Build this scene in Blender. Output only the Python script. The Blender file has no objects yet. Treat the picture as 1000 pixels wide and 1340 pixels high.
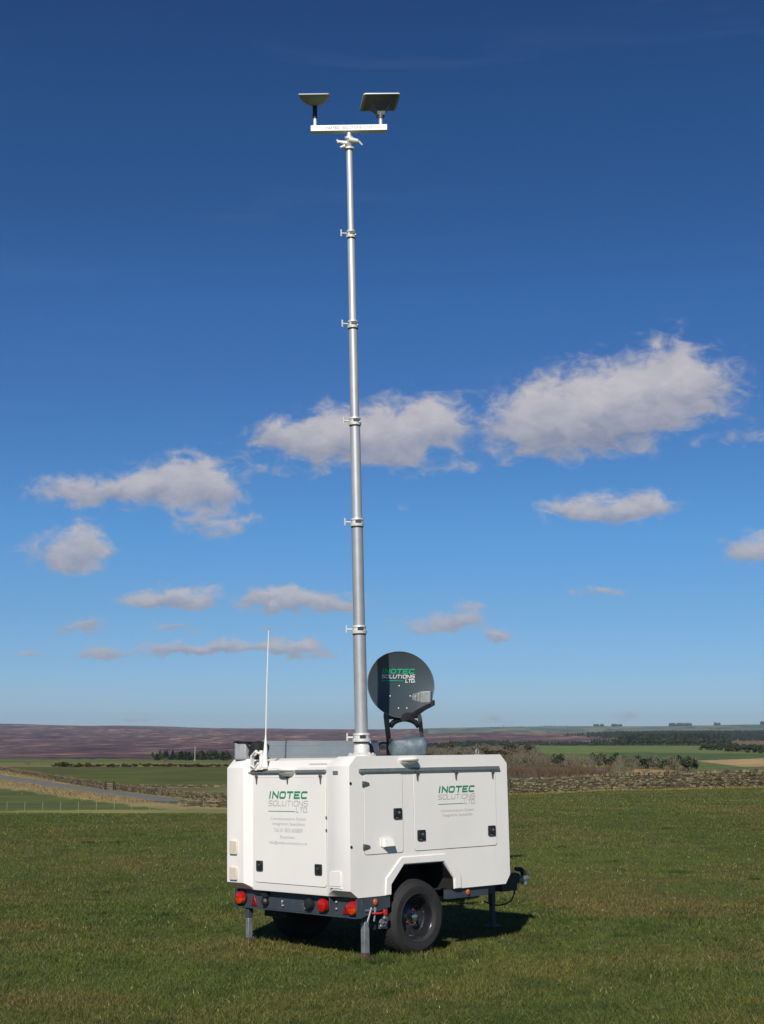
import bpy, bmesh, math, random
import numpy as np
from mathutils import Vector, Matrix
random.seed(7); rng = np.random.default_rng(11)
scn = bpy.context.scene
C = scn.collection
PI = math.pi

# ------------------------------------------------------------------ camera
F_PX, PITCH, EYE = 1879.7, 0.1608, 1.75
cam_d = bpy.data.cameras.new('camera'); cam = bpy.data.objects.new('camera', cam_d); C.objects.link(cam)
cam_d.sensor_fit = 'HORIZONTAL'; cam_d.sensor_width = 36.0; cam_d.lens = 36.0 * F_PX / 1000.0
cam_d.clip_start = 0.1; cam_d.clip_end = 60000
cam.location = (0, 0, EYE); cam.rotation_euler = (PI / 2 + PITCH, 0, 0)
scn.camera = cam

def el_of(y, x=500.0):
    """elevation angle and azimuth of a photograph pixel"""
    d = Vector(((x - 500) / F_PX, math.cos(PITCH) + math.sin(PITCH) * (y - 670) / F_PX,
                math.sin(PITCH) - math.cos(PITCH) * (y - 670) / F_PX))
    d.normalize()
    return math.atan2(d.x, d.y), math.asin(d.z)

# ------------------------------------------------------------------ light
SUN_EL = math.radians(36); SUN_AZ = math.atan2(-0.20, -1.0)      # direction towards the sun (x, y)
sx, sy, sz = math.sin(SUN_AZ) * math.cos(SUN_EL), math.cos(SUN_AZ) * math.cos(SUN_EL), math.sin(SUN_EL)
sd = bpy.data.lights.new('sun', 'SUN'); sd.energy = 4.9; sd.angle = math.radians(0.53); sd.color = (1.0, 0.955, 0.89)
so = bpy.data.objects.new('sun', sd); C.objects.link(so)
so.rotation_euler = Vector((sx, sy, sz)).to_track_quat('Z', 'Y').to_euler()
so.location = (-3, -14, 12)

scn.view_settings.view_transform = 'Standard'; scn.view_settings.look = 'None'
scn.view_settings.exposure = 0.0; scn.view_settings.gamma = 1.0; scn.view_settings.use_curve_mapping = False
scn.render.engine = 'CYCLES'
scn.cycles.max_bounces = 6; scn.cycles.use_denoising = True

def lin(r, g, b):
    f = lambda c: (c / 255 / 12.92) if c / 255 <= 0.04045 else ((c / 255 + 0.055) / 1.055) ** 2.4
    return (f(r), f(g), f(b), 1.0)

class NT:
    """small node helper"""
    def __init__(s, tree): s.t = tree; s.n = tree.nodes; s.l = tree.links
    def add(s, typ, ins=None, **kw):
        nd = s.n.new(typ)
        for k, v in kw.items(): setattr(nd, k, v)
        for k, v in (ins or {}).items(): s.put(nd.inputs[k], v)
        return nd
    def put(s, sock, v):
        if isinstance(v, bpy.types.NodeSocket): s.l.new(v, sock)
        elif isinstance(v, bpy.types.Node): s.l.new(v.outputs[0], sock)
        else: sock.default_value = v
    def m(s, op, a, b=0.0, c=0.0, clamp=False):
        nd = s.add('ShaderNodeMath', {0: a, 1: b, 2: c}, operation=op); nd.use_clamp = clamp; return nd.outputs[0]
    def v(s, op, a, b=(0, 0, 0)):
        nd = s.add('ShaderNodeVectorMath', {0: a, 1: b}, operation=op)
        return nd.outputs['Value'] if op in ('DOT_PRODUCT', 'LENGTH') else nd.outputs[0]
    def mix(s, f, a, b, mode='MIX'):
        nd = s.add('ShaderNodeMix', data_type='RGBA', blend_type=mode)
        s.put(nd.inputs[0], f); s.put(nd.inputs[6], a); s.put(nd.inputs[7], b); return nd.outputs[2]
    def ramp(s, f, stops, interp='LINEAR'):
        nd = s.add('ShaderNodeValToRGB', {0: f}); cr = nd.color_ramp; cr.interpolation = interp
        while len(cr.elements) > 1: cr.elements.remove(cr.elements[-1])
        cr.elements[0].position, cr.elements[0].color = stops[0]
        for p, c in stops[1:]:
            e = cr.elements.new(p); e.color = c
        return nd.outputs[0]
    def noise(s, vec, scale, detail=4, rough=0.55, dist=0.0):
        nd = s.add('ShaderNodeTexNoise', {'Scale': scale, 'Detail': detail, 'Roughness': rough, 'Distortion': dist})
        if vec is not None: s.put(nd.inputs['Vector'], vec)
        return nd.outputs['Fac']

# ------------------------------------------------------------------ sky: clear deep blue with scattered small cumulus
world = bpy.data.worlds.new('World'); scn.world = world; world.use_nodes = True
w = NT(world.node_tree); w.n.clear()
out = w.add('ShaderNodeOutputWorld'); bg = w.add('ShaderNodeBackground', {'Strength': 0.1})
w.l.new(bg.outputs[0], out.inputs[0])
sky = w.add('ShaderNodeTexSky'); sky.sky_type = 'NISHITA'; sky.sun_disc = False
sky.sun_elevation = SUN_EL; sky.sun_rotation = SUN_AZ % (2 * PI); sky.altitude = 250
sky.air_density = 1.0; sky.dust_density = 0.25; sky.ozone_density = 3.0
tc = w.add('ShaderNodeTexCoord'); dirv = tc.outputs['Generated']
sep = w.add('ShaderNodeSeparateXYZ', {0: dirv})
az = w.m('ARCTAN2', sep.outputs[0], sep.outputs[1]); elv = w.m('ARCSINE', sep.outputs[2])
# a polarised, high-contrast sky: deeper with height, the same all round
t = w.m('DIVIDE', elv, 0.55, clamp=True)
TINT = [(0.0, (0.4631, 0.6644, 1.0224, 1)), (0.042, (0.4631, 0.6644, 1.0224, 1)), (0.1, (0.3823, 0.5934, 0.9234, 1)), (0.167, (0.339, 0.5601, 0.8301, 1)), (0.263, (0.2797, 0.561, 0.8536, 1)), (0.36, (0.2407, 0.4957, 0.7745, 1)), (0.459, (0.222, 0.4391, 0.7324, 1)), (0.552, (0.1934, 0.4315, 0.7159, 1)), (0.646, (0.1582, 0.3721, 0.6201, 1)), (0.783, (0.1367, 0.3376, 0.5791, 1)), (0.915, (0.123, 0.2921, 0.5185, 1)), (1.0, (0.11439, 0.27165300000000003, 0.482205, 1))]
tint = w.ramp(t, TINT)
skyc = w.mix(1.0, sky.outputs[0], tint, 'MULTIPLY')
SKY_DBG = skyc

CSC = 1.07; CDARK = (0.185, 0.22, 0.32, 1); CLITE = (0.60, 0.565, 0.575, 1)
# (x, y, half width, half height, weight) in photograph pixels, turned into directions
CL = [(835,528,95,52,1.2),(905,497,55,42,1.0),(770,530,70,60,1.0),(725,562,75,36,.9),(668,560,38,38,.6),(700,528,34,30,.45),(870,455,40,28,.45),
      (520,560,78,44,1.15),(455,572,65,38,1.0),(385,572,58,26,.85),(580,552,38,30,.7),(500,600,60,24,.5),(345,570,30,18,.4),(630,600,30,16,.3),
      (95,640,48,22,1.0),(165,640,45,24,.9),(225,634,50,34,1.1),(262,615,28,26,.6),(288,640,36,40,.8),(300,690,36,24,.6),(250,682,30,22,.4),(360,620,42,12,.35),
      (90,722,50,26,1.15),(112,706,34,22,.7),
      (790,664,52,24,1.1),(845,666,42,16,.75),(735,668,34,12,.6),
      (990,716,34,20,1.0),(975,574,40,14,.5),(545,660,22,12,.28),
      (222,780,40,16,.95),(268,782,28,13,.6),(185,785,24,9,.5),
      (395,786,58,14,.9),(340,785,34,9,.55),(450,792,30,10,.5),
      (590,812,48,14,.85),(545,826,28,10,.6),(650,829,20,9,.85),(610,795,24,8,.5),
      (785,776,26,8,.65),(105,818,30,7,.7),(138,850,28,11,.7),(35,857,22,7,.6),
      (290,848,70,10,.85),(385,848,46,10,.8),(215,848,36,8,.5),(235,823,32,5,.5),(360,820,26,6,.45),
      (700,862,50,4,.2),(430,858,26,5,.35),(835,940,34,5,.25),(190,936,26,4,.4),(650,943,26,6,.3)]
uv = w.add('ShaderNodeCombineXYZ', {0: az, 1: elv, 2: 0.0}).outputs[0]
wn = w.add('ShaderNodeTexNoise', {'Vector': w.v('MULTIPLY', dirv, (26, 26, 42)), 'Scale': 1.0, 'Detail': 6, 'Roughness': 0.64})   # ragged outline
uv = w.v('ADD', uv, w.v('MULTIPLY', w.v('SUBTRACT', wn.outputs['Color'], (.5, .5, .5)), (0.034, 0.030, 0.0)))
tot = None; toty = None
for (x, y, hw, hh, wt) in CL:
    ca, ce = el_of(y, x); kx, ky = F_PX / hw / CSC, F_PX / hh / CSC
    wt = wt * (1.75 if y > 740 else 1.22)
    dl = w.add('ShaderNodeVectorMath', {0: uv, 1: (kx, ky, 0), 2: (-ca * kx, -(ce - 0.22 * hh / F_PX) * ky, 0)}, operation='MULTIPLY_ADD').outputs[0]
    yy = w.v('DOT_PRODUCT', dl, (0, 1, 0)); yn = w.m('MINIMUM', yy, 0.0)        # flatter towards the base
    g = w.m('POWER', math.exp(-1.15), w.m('MULTIPLY_ADD', yn, w.m('MULTIPLY', yn, 1.3), w.v('DOT_PRODUCT', dl, dl)))
    gy = w.m('MULTIPLY', w.m('MULTIPLY', yy, wt), g)
    tot = w.m('MULTIPLY', g, wt) if tot is None else w.m('MULTIPLY_ADD', g, wt, tot)
    toty = gy if toty is None else w.m('ADD', gy, toty)
nz1 = w.noise(w.v('MULTIPLY', dirv, (52, 52, 88)), 1.0, 9, 0.60, 0.5)
nz2 = w.noise(w.v('MULTIPLY', w.v('ADD', dirv, (0.4, 0, 0.006)), (52, 52, 88)), 1.0, 5, 0.55, 0.5)
dens0 = w.m('ADD', tot, w.m('MULTIPLY', w.m('MULTIPLY', w.m('SUBTRACT', nz1, 0.5), 2.5), w.m('MULTIPLY', tot, 5.0, clamp=True)))
cover = w.add('ShaderNodeMapRange', {0: dens0, 1: 0.14, 2: 1.22, 3: 0.0, 4: 1.0}, interpolation_type='SMOOTHSTEP').outputs[0]
shade = w.m('ADD', w.m('MULTIPLY', toty, 0.85), w.m('MULTIPLY', w.m('SUBTRACT', nz2, 0.5), 1.3))
shade = w.m('ADD', shade, w.m('MULTIPLY', w.m('SUBTRACT', nz1, 0.5), 0.8))
shade = w.add('ShaderNodeMapRange', {0: shade, 1: -0.95, 2: 0.85, 3: 0.0, 4: 1.0}).outputs[0]
ccol = w.mix(shade, CDARK, CLITE)
low = w.add('ShaderNodeMapRange', {0: elv, 1: 0.03, 2: 0.16, 3: 0.0, 4: 1.0}).outputs[0]
ccol = w.mix(low, w.mix(0.40, ccol, (0.30, 0.37, 0.50, 1)), ccol)
ccol10 = w.mix(1.0, ccol, (10, 10, 10, 1), 'MULTIPLY')
# faint high streaks
st = w.noise(w.v('MULTIPLY', w.v('ADD', dirv, (0, 0, 0)), (5, 5, 46)), 1.0, 4, 0.6, 0.6)
st = w.add('ShaderNodeMapRange', {0: st, 1: 0.56, 2: 0.80, 3: 0.0, 4: 0.045}).outputs[0]
skyc2 = w.mix(st, skyc, (3.4, 3.9, 4.9, 1))
covf = w.m('MULTIPLY', cover, 0.88)
fin = w.mix(covf, skyc2, ccol10)
w.put(bg.inputs[0], fin)
world.cycles.sampling_method = 'MANUAL'; world.cycles.sample_map_resolution = 512

# ------------------------------------------------------------------ helpers for objects
def tag(o, label=None, cat=None, group=None, kind=None):
    if label: o['label'] = label
    if cat: o['category'] = cat
    if group: o['group'] = group
    if kind: o['kind'] = kind
    return o
def empty(name, loc=(0, 0, 0), rot=(0, 0, 0)):
    o = bpy.data.objects.new(name, None); C.objects.link(o); o.location = loc; o.rotation_euler = rot
    o.empty_display_size = 0.2
    return o
class MB:
    def __init__(s, split=False): s.v = []; s.f = []; s.mi = []; s.split = split
    def face(s, pts, mi=0):
        b = len(s.v); s.v += [tuple(p) for p in pts]; s.f.append(tuple(range(b, b + len(pts)))); s.mi.append(mi)
    def raw(s, vs, fs, mi=0):
        b = len(s.v); s.v += [tuple(p) for p in vs]
        for f in fs: s.f.append(tuple(b + i for i in f)); s.mi.append(mi)
    def box(s, x0, x1, y0, y1, z0, z1, mi=0, M=None):
        vs = [Vector(p) for p in ((x0,y0,z0),(x1,y0,z0),(x1,y1,z0),(x0,y1,z0),(x0,y0,z1),(x1,y0,z1),(x1,y1,z1),(x0,y1,z1))]
        if M is not None: vs = [M @ p for p in vs]
        s.raw(vs, [(0,3,2,1),(4,5,6,7),(0,1,5,4),(1,2,6,5),(2,3,7,6),(3,0,4,7)], mi)
    def prism(s, poly, fn, d0, d1, mi=0):
        """poly: list of 2D points; fn(a, b, d) -> 3D point; from depth d0 to d1"""
        n = len(poly); vs = [fn(a, b, d0) for a, b in poly] + [fn(a, b, d1) for a, b in poly]
        fs = [tuple(range(n - 1, -1, -1)), tuple(range(n, 2 * n))] + [(i, (i + 1) % n, n + (i + 1) % n, n + i) for i in range(n)]
        s.raw(vs, fs, mi)
    def ring(s, outer, inner, fn, d0, d1, mi=0, closed=False):
        n = len(outer)
        vs = [fn(a, b, d0) for a, b in outer] + [fn(a, b, d0) for a, b in inner] + [fn(a, b, d1) for a, b in outer] + [fn(a, b, d1) for a, b in inner]
        fs = []
        for i in range(n if closed else n - 1):
            j = (i + 1) % n
            fs += [(2*n+i, 2*n+j, 3*n+j, 3*n+i), (i, n+i, n+j, j), (i, j, 2*n+j, 2*n+i), (n+i, 3*n+i, 3*n+j, n+j)]
        if not closed:
            fs += [(0, 2*n, 3*n, n), (n-1, 2*n-1, 4*n-1, 3*n-1)]
        s.raw(vs, fs, mi)
    def lathe(s, prof, M=None, n=24, mi=0, cap=True):
        """prof: (radius, height) list around Z"""
        vs = []
        for r, h in prof:
            for k in range(n):
                a = 2 * PI * k / n; vs.append(Vector((r * math.cos(a), r * math.sin(a), h)))
        if M is not None: vs = [M @ p for p in vs]
        fs = []
        for i in range(len(prof) - 1):
            for k in range(n):
                k2 = (k + 1) % n; fs.append((i*n+k, i*n+k2, (i+1)*n+k2, (i+1)*n+k))
        if cap:
            fs.append(tuple(range(n - 1, -1, -1))); fs.append(tuple((len(prof)-1)*n + k for k in range(n)))
        s.raw(vs, fs, mi)
    def tube(s, pts, r, n=10, mi=0):
        pts = [Vector(p) for p in pts]; rs = r if isinstance(r, (list, tuple)) else [r] * len(pts)
        vs = []; prev = None
        for i, p in enumerate(pts):
            t = (pts[min(i+1, len(pts)-1)] - pts[max(i-1, 0)]).normalized()
            if prev is None:
                a = Vector((0, 0, 1)) if abs(t.z) < 0.9 else Vector((1, 0, 0)); u = t.cross(a).normalized()
            else: u = (prev - t * prev.dot(t)).normalized()
            prev = u; v2 = t.cross(u)
            for k in range(n):
                a = 2 * PI * k / n; vs.append(p + (u * math.cos(a) + v2 * math.sin(a)) * rs[i])
        fs = [(i*n+k, i*n+(k+1)%n, (i+1)*n+(k+1)%n, (i+1)*n+k) for i in range(len(pts)-1) for k in range(n)]
        fs += [tuple(range(n-1, -1, -1)), tuple((len(pts)-1)*n+k for k in range(n))]
        s.raw(vs, fs, mi)
    def build(s, name, mats, parent=None, smooth=False, bevel=0.0, seg=2, angle=30):
        me = bpy.data.meshes.new(name); me.from_pydata(s.v, [], s.f)
        mats = mats if isinstance(mats, (list, tuple)) else [mats]
        for m_ in mats: me.materials.append(m_)
        me.polygons.foreach_set('material_index', s.mi)
        bm = bmesh.new(); bm.from_mesh(me); bmesh.ops.remove_doubles(bm, verts=bm.verts, dist=1e-5)
        bmesh.ops.recalc_face_normals(bm, faces=bm.faces); bm.to_mesh(me); bm.free()
        if smooth:
            me.polygons.foreach_set('use_smooth', [True] * len(me.polygons)); me.set_sharp_from_angle(angle=math.radians(40))
        me.update()
        o = bpy.data.objects.new(name, me); C.objects.link(o)
        if parent is not None: o.parent = parent
        if s.split: return split_pieces(o)
        if bevel:
            b = o.modifiers.new('bevel', 'BEVEL'); b.width = bevel; b.segments = seg; b.limit_method = 'ANGLE'; b.angle_limit = math.radians(angle)
            b.harden_normals = False
            me.polygons.foreach_set('use_smooth', [True] * len(me.polygons)); me.set_sharp_from_angle(angle=math.radians(50))
            b.use_clamp_overlap = True
        return o
def split_pieces(o):
    """every connected piece of a mesh becomes an object of its own"""
    bm = bmesh.new(); bm.from_mesh(o.data); seen = set(); groups = []
    for f in bm.faces:
        if f.index in seen: continue
        st = [f]; seen.add(f.index); g = []
        while st:
            c_ = st.pop(); g.append(c_)
            for v_ in c_.verts:
                for n_ in v_.link_faces:
                    if n_.index not in seen: seen.add(n_.index); st.append(n_)
        groups.append(g)
    for g in groups:
        ids = {}; vs = []; fs = []
        for f in g:
            for v_ in f.verts:
                if v_.index not in ids: ids[v_.index] = len(vs); vs.append(tuple(v_.co))
            fs.append(tuple(ids[v_.index] for v_ in f.verts))
        me = bpy.data.meshes.new(o.name.split('.')[0]); me.from_pydata(vs, [], fs)
        for m_ in o.data.materials: me.materials.append(m_)
        me.polygons.foreach_set('use_smooth', [f.smooth for f in g]); me.update()
        me.set_sharp_from_angle(angle=math.radians(40))
        n = bpy.data.objects.new(me.name, me); C.objects.link(n); n.parent = o.parent
    bm.free(); bpy.data.objects.remove(o)
    return None
def rrect(a0, a1, b0, b1, r, n=4):
    out_ = []
    for cx, cy, s0 in ((a1-r, b0+r, -90), (a1-r, b1-r, 0), (a0+r, b1-r, 90), (a0+r, b0+r, 180)):
        for k in range(n + 1):
            an = math.radians(s0 + 90 * k / n); out_.append((cx + r * math.cos(an), cy + r * math.sin(an)))
    return out_

def mat(name, col, rough=0.5, metal=0.0, var=0.06, scale=6.0, bump=0.0, bscale=60.0, coat=0.0, dirt=None, spec=0.5, emit=None, trans=0.0):
    m_ = bpy.data.materials.new(name); m_.use_nodes = True; q = NT(m_.node_tree); q.n.clear()
    o_ = q.add('ShaderNodeOutputMaterial'); b = q.add('ShaderNodeBsdfPrincipled')
    q.l.new(b.outputs[0], o_.inputs[0])
    tcn = q.add('ShaderNodeTexCoord').outputs['Object']
    n1 = q.noise(tcn, scale, 5, 0.6)
    dark = tuple(c * (1 - 2.2 * var) for c in col[:3]) + (1,); lite = tuple(min(1, c * (1 + 1.2 * var)) for c in col[:3]) + (1,)
    c = q.mix(q.m('MULTIPLY_ADD', n1, 2.2, -0.6, clamp=True), dark, lite)
    if dirt:
        amt, dcol, dsc = dirt
        n2 = q.noise(q.v('MULTIPLY', tcn, (1, 1, 0.35)), dsc, 6, 0.7)
        c = q.mix(q.m('MULTIPLY', q.m('MULTIPLY_ADD', n2, 4.0, -2.0, clamp=True), amt), c, dcol)
    q.put(b.inputs['Base Color'], c)
    q.put(b.inputs['Roughness'], q.m('MULTIPLY_ADD', n1, 0.16, rough - 0.08, clamp=True))
    b.inputs['Metallic'].default_value = metal; b.inputs['Specular IOR Level'].default_value = spec
    b.inputs['Coat Weight'].default_value = coat; b.inputs['Coat Roughness'].default_value = 0.12
    if trans: b.inputs['Transmission Weight'].default_value = trans
    if bump:
        bn = q.add('ShaderNodeBump', {'Strength': 0.6, 'Distance': bump, 'Height': q.noise(tcn, bscale, 4, 0.6)})
        q.put(b.inputs['Normal'], bn)
    return m_
M = dict(
    white=mat('white_gelcoat', (0.815, 0.775, 0.715), 0.42, var=0.012, scale=2.5, bump=0.0006, bscale=9, dirt=(0.12, (0.50, 0.45, 0.36, 1), 2.6)),
    white2=mat('white_fitting', (0.79, 0.75, 0.69), 0.4, var=0.03, scale=20),
    beige=mat('beige_plate', (0.66, 0.57, 0.47), 0.55, var=0.04, scale=40),
    seal=mat('grey_door_seal', (0.33, 0.325, 0.305), 0.7, var=0.1),
    rail=mat('grey_drip_rail', (0.20, 0.225, 0.22), 0.45, metal=0.35, var=0.08, scale=14),
    black=mat('black_plastic', (0.018, 0.019, 0.020), 0.42, var=0.15, scale=30),
    blackmat=mat('black_fabric', (0.012, 0.012, 0.013), 0.85, var=0.2, scale=20, bump=0.004, bscale=40),
    hinge=mat('dark_grey_hinge', (0.085, 0.090, 0.088), 0.5, var=0.1, scale=30),
    chrome=mat('chrome', (0.75, 0.76, 0.78), 0.18, metal=1.0, var=0.03),
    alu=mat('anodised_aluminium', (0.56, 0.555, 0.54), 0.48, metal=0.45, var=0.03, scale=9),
    alu_low=mat('lower_aluminium_painted_reflection', (0.40, 0.405, 0.405), 0.48, metal=0.45, var=0.04, scale=9),  # darker grey imitates the ground reflected in the lower mast sections
    alu_mid=mat('middle_aluminium_painted_reflection', (0.48, 0.48, 0.475), 0.48, metal=0.45, var=0.03, scale=9),  # milder tone, ground reflection painted into the middle mast sections
    alu_w=mat('cast_collar_aluminium', (0.66, 0.64, 0.59), 0.5, metal=0.25, var=0.06, scale=30),
    galv=mat('galvanised_steel', (0.29, 0.305, 0.30), 0.5, metal=0.55, var=0.16, scale=18, bump=0.001, bscale=50),
    chassis=mat('dark_slate_chassis', (0.042, 0.056, 0.070), 0.5, var=0.12, scale=8, dirt=(0.25, (0.10, 0.085, 0.06, 1), 5)),
    under=mat('black_underside', (0.012, 0.012, 0.012), 0.8, var=0.1),
    rubber=mat('tyre_rubber', (0.0175, 0.017, 0.0165), 0.78, var=0.12, scale=12, bump=0.002, bscale=70, dirt=(0.35, (0.050, 0.042, 0.032, 1), 7)),
    rim=mat('black_painted_steel', (0.014, 0.015, 0.018), 0.27, var=0.1, scale=10, coat=0.3),
    rimface=mat('slate_painted_rim_disc', (0.045, 0.050, 0.058), 0.32, var=0.15, scale=16, coat=0.3),
    red=mat('red_lens', (0.42, 0.006, 0.005), 0.22, var=0.1, scale=60, coat=0.5, bump=0.001, bscale=220),
    orange=mat('amber_lens', (0.62, 0.045, 0.004), 0.22, var=0.1, scale=60, coat=0.5, bump=0.001, bscale=220),
    amber=mat('amber_marker', (0.45, 0.10, 0.012), 0.3, var=0.1, scale=60, coat=0.4),
    darkred=mat('dark_red_reflector', (0.22, 0.006, 0.006), 0.3, var=0.1, scale=60),
    redpaint=mat('red_paint', (0.42, 0.02, 0.02), 0.45, var=0.12),
    nut=mat('red_nut_indicator', (0.20, 0.022, 0.014), 0.6, var=0.15),
    nut2=mat('orange_nut_indicator', (0.34, 0.060, 0.018), 0.6, var=0.15),
    rust=mat('rusty_steel', (0.10, 0.060, 0.045), 0.75, var=0.3, scale=40),
    dish=mat('dark_slate_dish', (0.040, 0.056, 0.064), 0.42, var=0.04, scale=4),
    cover=mat('silver_cover_fabric', (0.34, 0.355, 0.365), 0.55, var=0.10, scale=9, bump=0.01, bscale=14),
    bag=mat('blue_grey_cover_fabric', (0.10, 0.135, 0.155), 0.5, var=0.22, scale=7, bump=0.02, bscale=11),
    cabinet=mat('grey_blue_panel', (0.27, 0.315, 0.345), 0.42, metal=0.2, var=0.05, scale=5),
    green=mat('green_lettering', (0.012, 0.235, 0.105), 0.5, var=0.02),
    green2=mat('bright_green_lettering', (0.010, 0.36, 0.16), 0.5, var=0.02),
    grey=mat('grey_lettering', (0.27, 0.27, 0.26), 0.5, var=0.02),
    grey2=mat('pale_grey_lettering', (0.46, 0.455, 0.44), 0.5, var=0.02),
    whitetxt=mat('white_lettering', (0.72, 0.72, 0.70), 0.5, var=0.02),
    barwhite=mat('white_crossbar', (0.82, 0.82, 0.84), 0.4, var=0.02),
    panel=mat('pale_antenna_shell', (0.25, 0.26, 0.215), 0.5, var=0.04),
    panelface=mat('white_antenna_face', (0.75, 0.75, 0.72), 0.4, var=0.02),
    panelback=mat('grey_antenna_back', (0.10, 0.105, 0.092), 0.6, var=0.04),
    mastgrey=mat('grey_antenna_post', (0.10, 0.105, 0.105), 0.5, var=0.05),
    cable=mat('black_cable', (0.015, 0.015, 0.015), 0.6, var=0.1),
)

# stroke lettering in the wide square style of the photograph
def L_(w_=1.15, c=0.18):
    W_ = w_
    return {
        'I': (0.34, [[(0.17, 0), (0.17, 1)]]),
        'N': (W_, [[(0, 0), (0, 1), (W_, 0), (W_, 1)]]),
        'O': (W_, [[(c, 0), (W_-c, 0), (W_, c), (W_, 1-c), (W_-c, 1), (c, 1), (0, 1-c), (0, c), 'z']]),
        'T': (W_, [[(0, 1), (W_, 1)], [(W_/2, -1.0), (W_/2, 1.0), 't']]),
        'E': (W_*.92, [[(W_*.92, 1), (0, 1), (0, 0), (W_*.92, 0)], [(0, .5), (W_*.86, .5), 'e']]),
        'C': (W_, [[(W_, .84), (W_-c*.5, 1), (c, 1), (0, 1-c), (0, c), (c, 0), (W_-c*.5, 0), (W_, .16), 'o']]),
        'S': (W_, [[(W_, .86), (W_-c*.5, 1), (c, 1), (0, 1-c), (0, .5+c*.7), (c*.7, .5), (W_-c*.7, .5), (W_, .5-c*.7), (W_, c), (W_-c, 0), (c*.5, 0), (0, .14), 'o']]),
        'L': (W_*.85, [[(0, 1), (0, 0), (W_*.85, 0)]]),
        'U': (W_, [[(0, 1), (0, c), (c, 0), (W_-c, 0), (W_, c), (W_, 1)]]),
        'D': (W_, [[(0, 0), (W_-c, 0), (W_, c), (W_, 1-c), (W_-c, 1), (0, 1), 'z']]),
        '.': (0.16, [[(0.08, 0.0), (0.08, 0.14)]]),
        ' ': (0.5, []),
    }
def stroke_word(mb, word, a0, a1, b0, b1, sw, fn, d, slant=0.18, mi=0):
    """word between a0..a1, b0..b1; sw is the stroke as a share of the height"""
    G = L_(); gap = 0.30 + sw * 0.7
    H = b1 - b0; ih = 1 - sw
    tw = sum(G[c_][0] for c_ in word) + (gap + 0.0) * (len(word) - 1) + sw
    k = (a1 - a0 - slant * H) / tw
    x = sw / 2
    for ch in word:
        wd, paths = G[ch]
        for p in paths:
            closed = p[-1] == 'z'; flag = p[-1] if isinstance(p[-1], str) else ''
            pts = [q_ for q_ in p if not isinstance(q_, str)]
            P_ = [Vector(((x + px_) * k, (sw / 2 + py_ * ih) * H)) for px_, py_ in pts]
            hs = sw * H / 2
            if flag == 't': P_ = [Vector((P_[0].x, 0)), Vector((P_[1].x, H - 2 * hs))]
            elif flag == 'e': P_ = [Vector((P_[0].x + hs, P_[0].y)), P_[1]]
            elif not closed and flag != 'o':
                P_[0] = P_[0] + (P_[0] - P_[1]).normalized() * hs * (1 if ch not in 'N' else 1); P_[-1] = P_[-1] + (P_[-1] - P_[-2]).normalized() * hs
            n = len(P_); Lf = []; Rt = []
            for i in range(n):
                if closed: a_, b_ = P_[i-1], P_[(i+1) % n]
                else: a_, b_ = P_[max(i-1, 0)], P_[min(i+1, n-1)]
                d1 = (P_[i] - a_).normalized() if (P_[i] - a_).length > 1e-9 else None
                d2 = (b_ - P_[i]).normalized() if (b_ - P_[i]).length > 1e-9 else None
                d1 = d1 or d2; d2 = d2 or d1
                n1 = Vector((-d1.y, d1.x)); n2 = Vector((-d2.y, d2.x)); mm = (n1 + n2)
                mm = mm / max(mm.length_squared * 0.5, 0.35)
                Lf.append(P_[i] + mm * hs); Rt.append(P_[i] - mm * hs)
            for i in range(n if closed else n - 1):
                j = (i + 1) % n
                mb.face([fn(a0 + v_.x + slant * v_.y, b0 + v_.y, d) for v_ in (Rt[i], Rt[j], Lf[j], Lf[i])], mi)
        x += wd + gap
def font_text(mb, txt, a0, a1, b0, b1, fn, d, mi=0, bold=0.0):
    cu = bpy.data.curves.new('tmp_text', 'FONT'); cu.body = txt; cu.size = 1.0; cu.resolution_u = 3; cu.offset = bold
    ob = bpy.data.objects.new('tmp_text', cu); C.objects.link(ob)
    dg = bpy.context.evaluated_depsgraph_get(); me = bpy.data.meshes.new_from_object(ob.evaluated_get(dg))
    vs = [v_.co.copy() for v_ in me.vertices]
    x0 = min(v_.x for v_ in vs); x1 = max(v_.x for v_ in vs); y0 = min(v_.y for v_ in vs); y1 = max(v_.y for v_ in vs)
    base = len(mb.v)
    mb.raw([fn(a0 + (v_.x-x0)/(x1-x0)*(a1-a0), b0 + (v_.y-y0)/(y1-y0)*(b1-b0), d) for v_ in vs], [tuple(p.vertices) for p in me.polygons], mi)
    bpy.data.objects.remove(ob); bpy.data.curves.remove(cu); bpy.data.meshes.remove(me)

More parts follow.
